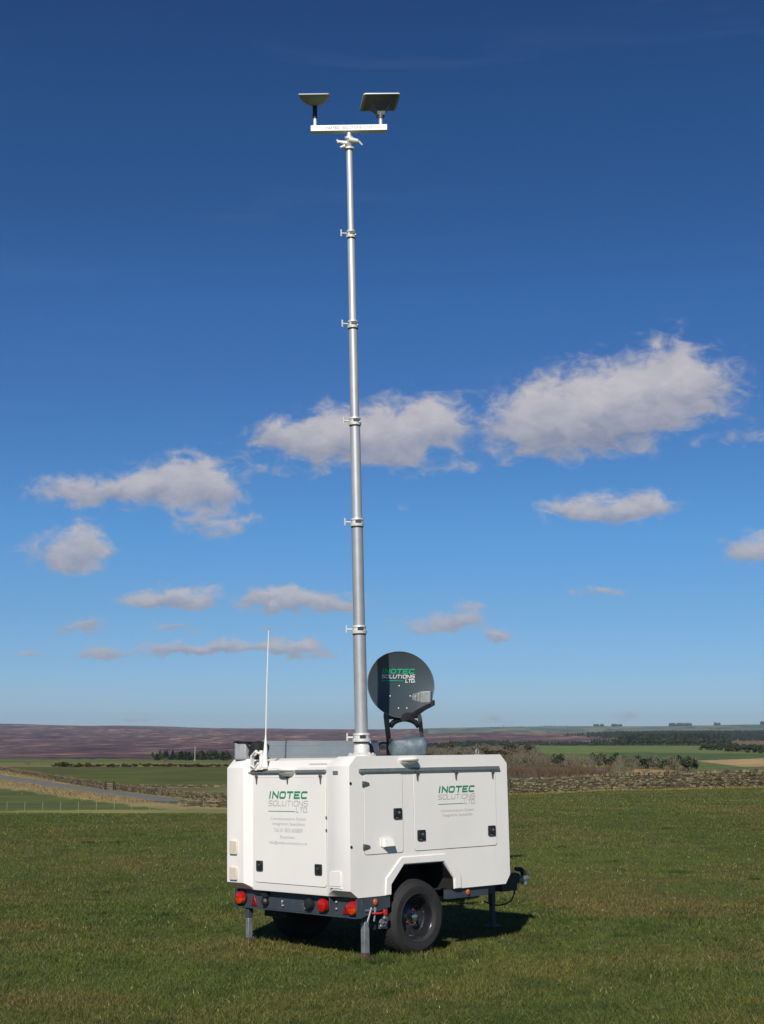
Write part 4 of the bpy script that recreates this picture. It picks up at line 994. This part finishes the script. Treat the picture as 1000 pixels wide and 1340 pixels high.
stone_wall('pale stone wall running right from the field gate', [at_px(u, y, 120) for u, y in ((152, 1034), (200, 1040), (250, 1045), (300, 1048.5), (420, 1052))], .85, (.4, 1.0), (.18, .3), 9, .6, .12)
stone_wall('thin far stone wall across the middle of the left fields', [at_px(u, y, 120) for u, y in ((152, 1030), (220, 1030.5), (300, 1031), (420, 1032))], .42, (.5, 1.1), (.14, .2), 11, .5, .1)

# field gate by the roadside wall
gx, gy, gzz = at_px(138, 1034, 120); g2 = at_px(151, 1034.5, 120)
gt = empty('field_gate', (gx, gy, gzz)); tag(gt, 'dark wooden field gate between the two roadside walls', 'gate')
wood = mat('weathered_wood', (0.10, 0.085, 0.07), .85, var=.2); woodd = mat('dark_wood', (0.035, 0.030, 0.028), .85, var=.2)
dv_ = Vector((g2[0]-gx, g2[1]-gy, 0)); gL = dv_.length; gt.rotation_euler = (0, 0, math.atan2(dv_.y, dv_.x))
for x in (0, gL*.82): mb = MB(); mb.box(x-.09, x+.09, -.09, .09, -.3, 1.3); mb.build('gate_post', woodd, gt)
for z in (.25, .5, .75, 1.05): mb = MB(); mb.box(.09, gL*.82-.09, -.03, .03, z, z+.09); mb.build('gate_bar', woodd, gt)
# post and wire fence in the left field
postw = mat('pale_fence_post', (0.20, 0.19, 0.14), .85, var=.15)
fr = empty('post_and_wire_fence', at_px(9, 1061, 120)); tag(fr, 'row of pale posts and wire low in the left field', 'fence')
fp = [Vector(at_px(9 + 23.4*k, 1061 - .1*k, 120)) for k in range(-1, 12)]; pm = None
for p in fp:
    if pm is None:
        mb = MB(); mb.tube([(0, 0, -.3), (0, 0, .86)], [.040, .035], 8); o = mb.build('fence_post', postw, fr); pm = o.data
    else:
        o = bpy.data.objects.new('fence_post', pm); C.objects.link(o); o.parent = fr
    o.location = p - Vector(fr.location)
mb = MB(True)
for z in (.45, .75): mb.tube([p - Vector(fr.location) + Vector((0, -.05, z)) for p in fp], .004, 4)
mb.build('wire', M['galv'], fr)
# utility pole
px_, py_, pz_ = at_px(255, 996.5, 300); ut = empty('utility_pole', (px_, py_, pz_)); tag(ut, 'pale utility pole standing before the conifers behind the left field', 'pole')
mb = MB(); mb.tube([(0, 0, -.3), (0, 0, 5.0)], [.14, .10], 8); mb.build('pole', mat('pale_pole', (0.38, 0.35, 0.31), .8), ut); mb = MB(); mb.box(-.6, .6, -.05, .05, 4.6, 4.72); mb.build('crossarm', wood, ut)

# ------------------------------------------------------------------ trees and shrubs
def leaf_mat(name, a, b):
    m_ = bpy.data.materials.new(name); m_.use_nodes = True; q = NT(m_.node_tree); bs = q.n['Principled BSDF']; bs.inputs['Roughness'].default_value = .85; bs.inputs['Specular IOR Level'].default_value = .15
    g = q.add('ShaderNodeNewGeometry'); q.put(bs.inputs['Base Color'], q.mix(g.outputs['Random Per Island'], a, b)); return m_
KIND = {
    'russet': (leaf_mat('russet_twigs', lin(78, 58, 48), lin(112, 82, 66)), 'shrub'),
    'grey': (leaf_mat('grey_olive_twigs', lin(88, 82, 66), lin(124, 114, 90)), 'tree'),
    'green': (leaf_mat('dark_green_foliage', lin(36, 46, 30), lin(70, 82, 48)), 'tree'),
    'hedge': (leaf_mat('dark_brown_hedge', lin(52, 46, 30), lin(92, 76, 46)), 'shrub'),
    'conifer': (leaf_mat('dark_conifer_needles', lin(24, 34, 28), lin(48, 60, 46)), 'conifer'),
}
bark = mat('bark', (0.08, 0.065, 0.05), .9, var=.2)
def crown_mesh(kind, seed):
    r = np.random.default_rng(seed); con = kind == 'conifer'; n_ = 420 if kind in ('grey', 'russet') else 620
    if con:
        h = r.random(n_)**.75; rad_ = (1 - h) * .34 * (0.55 + .45*np.abs(np.sin(h*22))) + .01; a = r.random(n_)*2*PI; rr_ = rad_*np.sqrt(r.random(n_)*.5+.5); c = np.stack([rr_*np.cos(a), rr_*np.sin(a), .08 + h*.92], 1); s = .055 + .03*r.random(n_)
    else:
        nc = 9; cc = r.normal(0, 1, (nc, 3))*np.array([.30, .30, .18]) + np.array([0, 0, .56]); cr_ = .16 + .16*r.random(nc)
        k = r.integers(0, nc, n_); v = r.normal(0, 1, (n_, 3)); v /= np.linalg.norm(v, axis=1)[:, None]; c = cc[k] + v*cr_[k][:, None]*(r.random(n_)**.4)[:, None]; c[:, 2] = np.clip(c[:, 2], .03, 1.05)
        s = (.045 + .04*r.random(n_)) * (1.25 if kind in ('green', 'hedge') else .8)
    u = r.normal(0, 1, (n_, 3)); u /= np.linalg.norm(u, axis=1)[:, None]; q = r.normal(0, 1, (n_, 3)); q = np.cross(u, q); q /= np.linalg.norm(q, axis=1)[:, None]
    if kind in ('russet', 'grey'): u = u*np.array([.35, .35, .6]) + np.array([0, 0, 1.0]); u *= 1.3; q *= .32
    vs = np.stack([c - u*s[:, None], c + q*s[:, None]*.8, c + u*s[:, None], c - q*s[:, None]*.8], 1).reshape(-1, 3)
    me = bpy.data.meshes.new('crown'); me.from_pydata(vs.tolist(), [], [(4*i, 4*i+1, 4*i+2, 4*i+3) for i in range(n_)]); me.materials.append(KIND[kind][0]); me.update(); return me
def trunk_mesh(kind):
    mb = MB(); mb.tube([(0, 0, -.06), (0.01, 0, .3), (0, .01, .62)], [.035, .026, .010], 6)
    if kind != 'conifer':
        for k in range(5):
            a = k*1.3; mb.tube([(0, 0, .16 + .05*k), (.16*math.cos(a), .16*math.sin(a), .42 + .05*k), (.28*math.cos(a), .28*math.sin(a), .62 + .04*k)], [.014, .009, .004], 5)
    me = bpy.data.meshes.new('trunk'); me.from_pydata(mb.v, [], mb.f); me.materials.append(bark); me.update(); return me
CM = {k: [crown_mesh(k, 20 + i) for i in range(4)] for k in KIND}; TM = {k: trunk_mesh(k) for k in KIND}
NAMES = {'russet': 'bare_shrub', 'grey': 'bare_tree', 'green': 'evergreen_tree', 'hedge': 'hedge_shrub', 'conifer': 'conifer_tree'}
tr_rng = random.Random(5)
def plant(kind, u, y, wpx, hpx, label, group, dmin=115):
    x, yy, z = at_px(u, y, dmin); d = math.hypot(x, yy); k = d / F_PX
    root = empty(NAMES[kind], (x, yy, z - .05), (0, 0, tr_rng.uniform(0, 6.28))); wx = wpx * k / (.68 if kind == 'conifer' else .95); root.scale = (wx, wx, hpx * k)
    tag(root, label, KIND[kind][1], group)
    for nm, me in (('crown', tr_rng.choice(CM[kind])), ('trunk', TM[kind])):
        o = bpy.data.objects.new(nm, me); C.objects.link(o); o.parent = root
R_ = tr_rng.uniform
for i in range(20): plant('russet', 662 + i*7.0 + R_(-2, 2), 1019.5 + R_(-2.0, 0), R_(12, 18), R_(15, 21), 'reddish bare shrub in the thicket behind the long stone wall', 'reddish shrubs behind the wall', 200)
for i in range(11): plant('grey', 800 + i*19 + R_(-5, 5), 1013 + R_(-2, 1), R_(10, 18), R_(6, 10), 'low brownish bare bush just above the right part of the stone wall', 'low bushes behind the right part of the wall', 220)
for i in range(26): plant('grey', 664 + i*9.7 + R_(-4, 4), 1004 + R_(-3, 2) + (i > 14)*3, R_(14, 26), R_(12, 19), 'grey-brown leafless tree in the belt across the valley', 'leafless trees in the valley belt', 250)
for u, y, ww, hh in ((662, 1000, 10, 12), (687, 1000, 13, 14), (731, 1003, 17, 16), (783, 1000, 18, 14), (800, 1003, 16, 18), (822, 1004, 14, 14), (845, 1006, 22, 17), (868, 1007, 16, 14), (898, 1007, 24, 17), (905, 1009, 18, 14)):
    plant('green', u, y, ww, hh, 'dark evergreen tree among the leafless valley trees', 'dark trees in the valley belt', 250)
for i in range(13): plant('green', 924 + i*6.8 + R_(-2, 2), 982 + i*.35 + R_(-1, 1), R_(8, 13), R_(7, 12), 'dark tree on the right field edge above the straw-coloured field', 'dark trees on the right field edge', 400)
for i in range(34):
    if i in (0, 2, 3, 4): continue
    plant('hedge', 62 + i*7.0 + R_(-3, 3), 1003.2 + R_(-.4, .6), R_(6, 11), R_(2.5, 4.6), 'dark brown shrub in the hedge line across the left field', 'shrubs of the left hedge line', 250)
plant('hedge', 81, 1003.6, 20, 6, 'largest rounded dark shrub at the left end of the hedge line', None, 250)
plant('grey', 37, 1002, 6, 8, 'small lone bare tree in the pasture at the far left', None, 250)
plant('grey', 216, 1000, 9, 9, 'leafless tree rising out of the hedge line', None, 250)
for i in range(32): plant('conifer' if i % 3 else 'green', 202 + i*3.2 + R_(-2, 2), 994.5 + R_(-.8, .8), R_(6, 12), R_(6, 13), 'small dark tree in the row between the hedge line and the heather moor', 'conifers at the foot of the moor', 450)
for i in range(30): plant('grey' if i % 3 else 'hedge', 556 + i*4.9 + R_(-3, 3), 990 + R_(-8, 8), R_(12, 22), R_(6, 13), 'scrub', 'scrub beside the green field', 250)
for i in range(9): plant('grey', 480 + i*21 + R_(-8, 8), 1001 + R_(-3, 3), R_(12, 20), R_(10, 16), 'leafless tree in the valley behind the satellite dish', 'valley trees behind the dish', 250)

ORD = 'first second third fourth fifth sixth seventh eighth ninth tenth eleventh twelfth thirteenth fourteenth fifteenth sixteenth seventeenth eighteenth nineteenth twentieth twenty-first twenty-second twenty-third twenty-fourth twenty-fifth twenty-sixth twenty-seventh twenty-eighth twenty-ninth thirtieth thirty-first thirty-second thirty-third thirty-fourth'.split()
byg = {}
for o in list(scn.objects):
    if o.parent is None and 'group' in o.keys(): byg.setdefault(o['group'], []).append(o)
GL = {'reddish shrubs behind the wall': 'reddish bare shrub from the left in the thicket behind the stone wall',
      'low bushes behind the right part of the wall': 'low bare bush from the left just above the long stone wall',
      'leafless trees in the valley belt': 'leafless grey-brown tree from the left in the valley belt',
      'dark trees in the valley belt': 'dark evergreen from the left among the leafless valley trees',
      'dark trees on the right field edge': 'dark tree from the left along the edge above the straw-coloured field',
      'shrubs of the left hedge line': 'dark brown shrub from the left in the hedge line across the left field',
      'conifers at the foot of the moor': 'small dark tree from the left in the row at the foot of the moor',
      'scrub beside the green field': 'bare scrub tree from the left between the dish and the green field',
      'valley trees behind the dish': 'leafless tree from the left in the valley behind the satellite dish'}
for g_, os_ in byg.items():
    for k, o in enumerate(sorted(os_, key=lambda q: math.atan2(q.location.x, q.location.y))): o['label'] = ORD[k] + ' ' + GL[g_]
def wood(name, label, specs, seed, shape=.24):
    """far-off plantation: many small tiered conifers in one object"""
    r = np.random.default_rng(seed); V = []; F_ = []; base = None
    for (u0, u1, d0, d1, cnt, hm) in specs:
        u0_, u1_ = u0, u1
        u = u0 + (u1-u0)*r.random(cnt); d = d0 + (d1-d0)*r.random(cnt); a = np.arctan((u-500)/F_PX); x = d*np.sin(a); y = d*np.cos(a); z = terrain(x, y)
        for i in range(cnt):
            h = hm*(.75+.5*r.random()); w0 = h*shape*r.uniform(.8, 1.2); b = len(V)
            for tier, (zz_, rr_) in enumerate(((0.0, 1.0), (.35, .62), (.35, .85), (.7, .34), (.68, .5))):
                for k in range(5):
                    an = k*2*PI/5 + tier; V.append((x[i]+w0*rr_*math.cos(an), y[i]+w0*rr_*math.sin(an), z[i]+h*zz_))
            V.append((x[i], y[i], z[i]+h))
            for t0 in (0, 2):
                for k in range(5): F_.append((b+t0*5+k, b+t0*5+(k+1) % 5, b+(t0+1)*5+(k+1) % 5, b+(t0+1)*5+k))
            for k in range(5): F_.append((b+20+k, b+20+(k+1) % 5, b+25))
    me = bpy.data.meshes.new(name); me.from_pydata(V, [], F_); me.materials.append(KIND['conifer'][0]); me.update(); o = bpy.data.objects.new(name, me); C.objects.link(o); tag(o, label, kind='stuff')
wood('conifer_wood', 'dark plantation of conifers on the far valley side at the right', [(806, 946, 905, 1010, 500, 6.5), (835, 950, 1010, 1150, 300, 6.5), (770, 830, 910, 960, 60, 4)], 3)
wood('far_conifer_forest', 'large blue-green forest below the right-hand hills', [(735, 800, 2250, 2420, 130, 5.0), (765, 790, 2050, 2300, 110, 5.5), (785, 1040, 1900, 2600, 2200, 6.5), (870, 1040, 1500, 1950, 500, 5)], 4)
wood('skyline_woods', 'small woods standing on the right skyline', [(774, 787, 6300, 6500, 60, 10), (797, 811, 6300, 6500, 60, 10), (872, 901, 6300, 6500, 140, 12), (930, 938, 6300, 6500, 40, 11), (990, 1000, 6300, 6500, 40, 12), (640, 790, 6300, 6500, 26, 6)], 5)
wood('moor_edge_wood', 'dark scrub woodland along the foot of the moor behind the dish', [(480, 665, 900, 960, 330, 3.0), (660, 800, 900, 930, 160, 2.4)], 6, .6)

# ------------------------------------------------------------------ grass
def grass_material():
    m_ = bpy.data.materials.new('grass_blades'); m_.use_nodes = True; q = NT(m_.node_tree); q.n.clear()
    o_ = q.add('ShaderNodeOutputMaterial'); b = q.add('ShaderNodeBsdfPrincipled', {'Roughness': .62}); b.inputs['Specular IOR Level'].default_value = .25
    a = q.add('ShaderNodeAttribute', attribute_name='blade'); q.put(b.inputs['Base Color'], a.outputs['Color'])
    tl = q.add('ShaderNodeBsdfTranslucent'); q.put(tl.inputs[0], a.outputs['Color']); mx_ = q.add('ShaderNodeMixShader', {0: .12}); q.l.new(b.outputs[0], mx_.inputs[1]); q.l.new(tl.outputs[0], mx_.inputs[2]); q.l.new(mx_.outputs[0], o_.inputs[0]); return m_
GM = grass_material()
def blades(name, x, y, h, wd, col, segs, label, lean=.8):
    n_ = len(x); z = terrain(x, y) - .004; a = rng.random(n_)*2*PI; la = rng.random(n_)*2*PI; ln_ = lean*h*(.3+.9*rng.random(n_))
    wx, wy = np.cos(a)*wd/2, np.sin(a)*wd/2; lx, ly = np.cos(la)*ln_, np.sin(la)*ln_; P_ = np.stack([x, y, z], 1)
    W_ = np.stack([wx, wy, np.zeros(n_)], 1); tip = P_ + np.stack([lx, ly, h*(.55+.45*rng.random(n_))], 1)
    if segs == 2:
        mid = P_ + np.stack([lx*.32, ly*.32, h*.55], 1); V = np.stack([P_-W_, P_+W_, mid+W_*.75, mid-W_*.75, tip], 1).reshape(-1, 3); k = 5
        b = np.arange(n_)*5; tri = np.stack([b, b+1, b+2, b, b+2, b+3, b+3, b+2, b+4], 1).reshape(-1, 3)
    else:
        V = np.stack([P_-W_, P_+W_, tip], 1).reshape(-1, 3); k = 3; tri = np.arange(n_*3).reshape(-1, 3)
    me = bpy.data.meshes.new(name); me.vertices.add(len(V)); me.vertices.foreach_set('co', V.ravel()); me.loops.add(tri.size); me.loops.foreach_set('vertex_index', tri.ravel()); me.polygons.add(len(tri))
    me.polygons.foreach_set('loop_start', np.arange(0, tri.size, 3)); me.update(calc_edges=False); me.validate()
    at = me.attributes.new('blade', 'FLOAT_COLOR', 'POINT'); at.data.foreach_set('color', np.repeat(np.concatenate([col, np.ones((n_, 1))], 1), k, 0).astype(np.float32).ravel())
    me.materials.append(GM); o = bpy.data.objects.new(name, me); C.objects.link(o); tag(o, label, kind='stuff'); return o
def sector(n_, d0, d1, half=.50):
    d = np.exp(np.log(d0) + rng.random(n_)*(np.log(d1)-np.log(d0))); a = (rng.random(n_)*2-1)*half; return d*np.sin(a), d*np.cos(a), d
def grass_cols(x, y):
    n_ = len(x); p = fbm(x/1.3, y/1.3, 31, 4); p2 = fbm(x/.28, y/.28, 41, 3); p3 = fbm(x/3.0, y/3.6, 51, 4)
    g = G_(80, 92, 37); o_ = G_(97, 96, 45); br = G_(112, 94, 58); dk = G_(50, 68, 30); st = G_(160, 150, 104)
    t_ = np.clip((p-.40)*5, 0, 1)[:, None]; c = g*(1-t_) + o_*t_
    t2 = np.clip((p2-.48)*6, 0, 1)[:, None]*.8; c = c*(1-t2) + dk*t2
    t3 = (np.clip((p3+p*.6-.80)*4, 0, 1)*.60)[:, None]; c = c*(1-t3) + br*t3
    r_ = rng.random(n_); c[r_ > .95] = br; c[r_ > .989] = st
    return c * (.80 + .60*rng.random(n_))[:, None]
x, y, d = sector(440000, 7.2, 17.0); p = fbm(x/.35, y/.35, 61, 3)
blades('grass', x, y, (.014 + .030*rng.random(len(x)))*(.55+.95*p)*(d/9)**.25, .0036*(d/9)**.8, grass_cols(x, y), 2, 'short green and olive grass of the near pasture', 1.25)
x, y, d = sector(440000, 16.5, 48.0); p = fbm(x/.35, y/.35, 61, 3)
blades('grass', x, y, (.018 + .026*rng.random(len(x)))*(.7+.7*p)*(d/17)**.25, .0085*(d/17)**.9, grass_cols(x, y), 1, 'short olive grass of the middle pasture')
x, y, d = sector(190000, 46, 104.0); k_ = (x > y * -.02); x, y, d = x[k_], y[k_], d[k_]
blades('grass', x, y, .03 + .03*rng.random(len(x)), .03*(d/50), grass_cols(x, y)*.95, 1, 'short grass of the pasture near the long stone wall')
# scattered taller seed stalks and bleached tufts
x, y, d = sector(1500, 7.6, 30, .40); c = np.tile(G_(146, 142, 100), (len(x), 1))*(.6+.6*rng.random(len(x)))[:, None]
blades('grass_stalks', x, y, .03 + .03*rng.random(len(x)), .003*(d/9)**.7, c, 1, 'thin pale dead stalks standing above the grass', .4)
xs, ys = [], []
for k in range(110):
    d = math.exp(rng.uniform(math.log(8.3), math.log(34))); a = rng.uniform(-.42, .42); n_ = int(rng.integers(60, 190)); s_ = rng.uniform(.03, .09)
    xs.append(d*math.sin(a) + rng.normal(0, s_*1.6, n_)); ys.append(d*math.cos(a) + rng.normal(0, s_, n_))
x = np.concatenate(xs); y = np.concatenate(ys); c = np.tile(G_(58, 76, 30), (len(x), 1))*(.5+.8*rng.random(len(x)))[:, None]
blades('grass_tussocks', x, y, .03 + .045*rng.random(len(x)), .0045*(np.hypot(x, y)/9)**.8, c, 1, 'darker coarse tussocks scattered through the short grass', .9)
# longer tufts around the legs and wheel
TW = lambda X, Y: tuple((TRM @ Vector((X, Y, 0)) + TRL).xy)
xs, ys = [], []
for X, Y, n_, s_ in ((-.665, .10, 500, .10), (.80, .20, 500, .10), (.76, .765, 900, .17), (0, 2.52, 400, .10)):
    cx, cy = TW(X, Y); xs.append(cx + rng.normal(0, s_, n_)); ys.append(cy + rng.normal(0, s_, n_))
x = np.concatenate(xs); y = np.concatenate(ys); blades('grass_tufts', x, y, .035 + .045*rng.random(len(x)), np.full(len(x), .0042), grass_cols(x, y), 2, 'longer grass left round the wheel and stabiliser feet', .6)
# bleached verge grass along the road
xs, ys = [], []
for i in range(len(roadQ)-1):
    a, b = roadQ[i], roadQ[i+1]; t_ = (b-a); L = t_.length; t_.normalize(); n_ = Vector((-t_.y, t_.x, 0)); 
    if n_.y > 0: n_ = -n_
    k = int(L*170); s_ = rng.random(k)*L; o_ = 3.0 + np.abs(rng.normal(0, 2.2, k)); xs.append(a.x + t_.x*s_ + n_.x*o_); ys.append(a.y + t_.y*s_ + n_.y*o_)
    k = int(L*110); s_ = rng.random(k)*L; o_ = -(4.6 + np.abs(rng.normal(0, 2.5, k))); xs.append(a.x + t_.x*s_ + n_.x*o_); ys.append(a.y + t_.y*s_ + n_.y*o_)
x = np.concatenate(xs); y = np.concatenate(ys); c = np.tile(G_(158, 140, 98), (len(x), 1))*(.35+.8*rng.random(len(x)))[:, None]
blades('verge_grass', x, y, .18 + .34*rng.random(len(x))*(fbm(x/4, y/4, 71)*1.6), np.full(len(x), .10), c, 1, 'long straw-coloured grass on the road verges', .5)
# rough grass at the foot of the long wall
wps = [Vector(wp(*q)) for q in ((430, 112), (560, 107), (667, 103), (740, 103), (830, 102), (915, 101), (1000, 99), (1120, 97))]; xs, ys = [], []
for a, b in zip(wps[:-1], wps[1:]):
    t_ = b-a; L = t_.length; t_.normalize(); k = int(L*140); s_ = rng.random(k)*L; xs.append(a.x + t_.x*s_); ys.append(a.y + t_.y*s_ - .45 - np.abs(rng.normal(0, .8, k)))
x = np.concatenate(xs); y = np.concatenate(ys); c = np.tile(G_(130, 122, 68), (len(x), 1))*(.6+.6*rng.random(len(x)))[:, None]
blades('wall_foot_grass', x, y, .06 + .16*rng.random(len(x)), np.full(len(x), .06), c, 1, 'rough yellowish grass along the foot of the long wall', .5)

# ------------------------------------------------------------------ air
hz = MB(); hz.box(-7000, 7000, -600, 9400, -40, 190)
hm = bpy.data.materials.new('haze'); hm.use_nodes = True; q = NT(hm.node_tree); q.n.clear(); ho = q.add('ShaderNodeOutputMaterial'); pv = q.add('ShaderNodeVolumePrincipled')
pv.inputs['Color'].default_value = (0.80, 0.90, 1.0, 1); pv.inputs['Density'].default_value = 7.5e-5; pv.inputs['Anisotropy'].default_value = 0.2; q.l.new(pv.outputs[0], ho.inputs['Volume'])
tag(hz.build('haze', hm), kind='stuff')
scn.cycles.volume_bounces = 0
print('TRIS', sum(len(o.data.polygons) for o in scn.objects if o.type == 'MESH'))
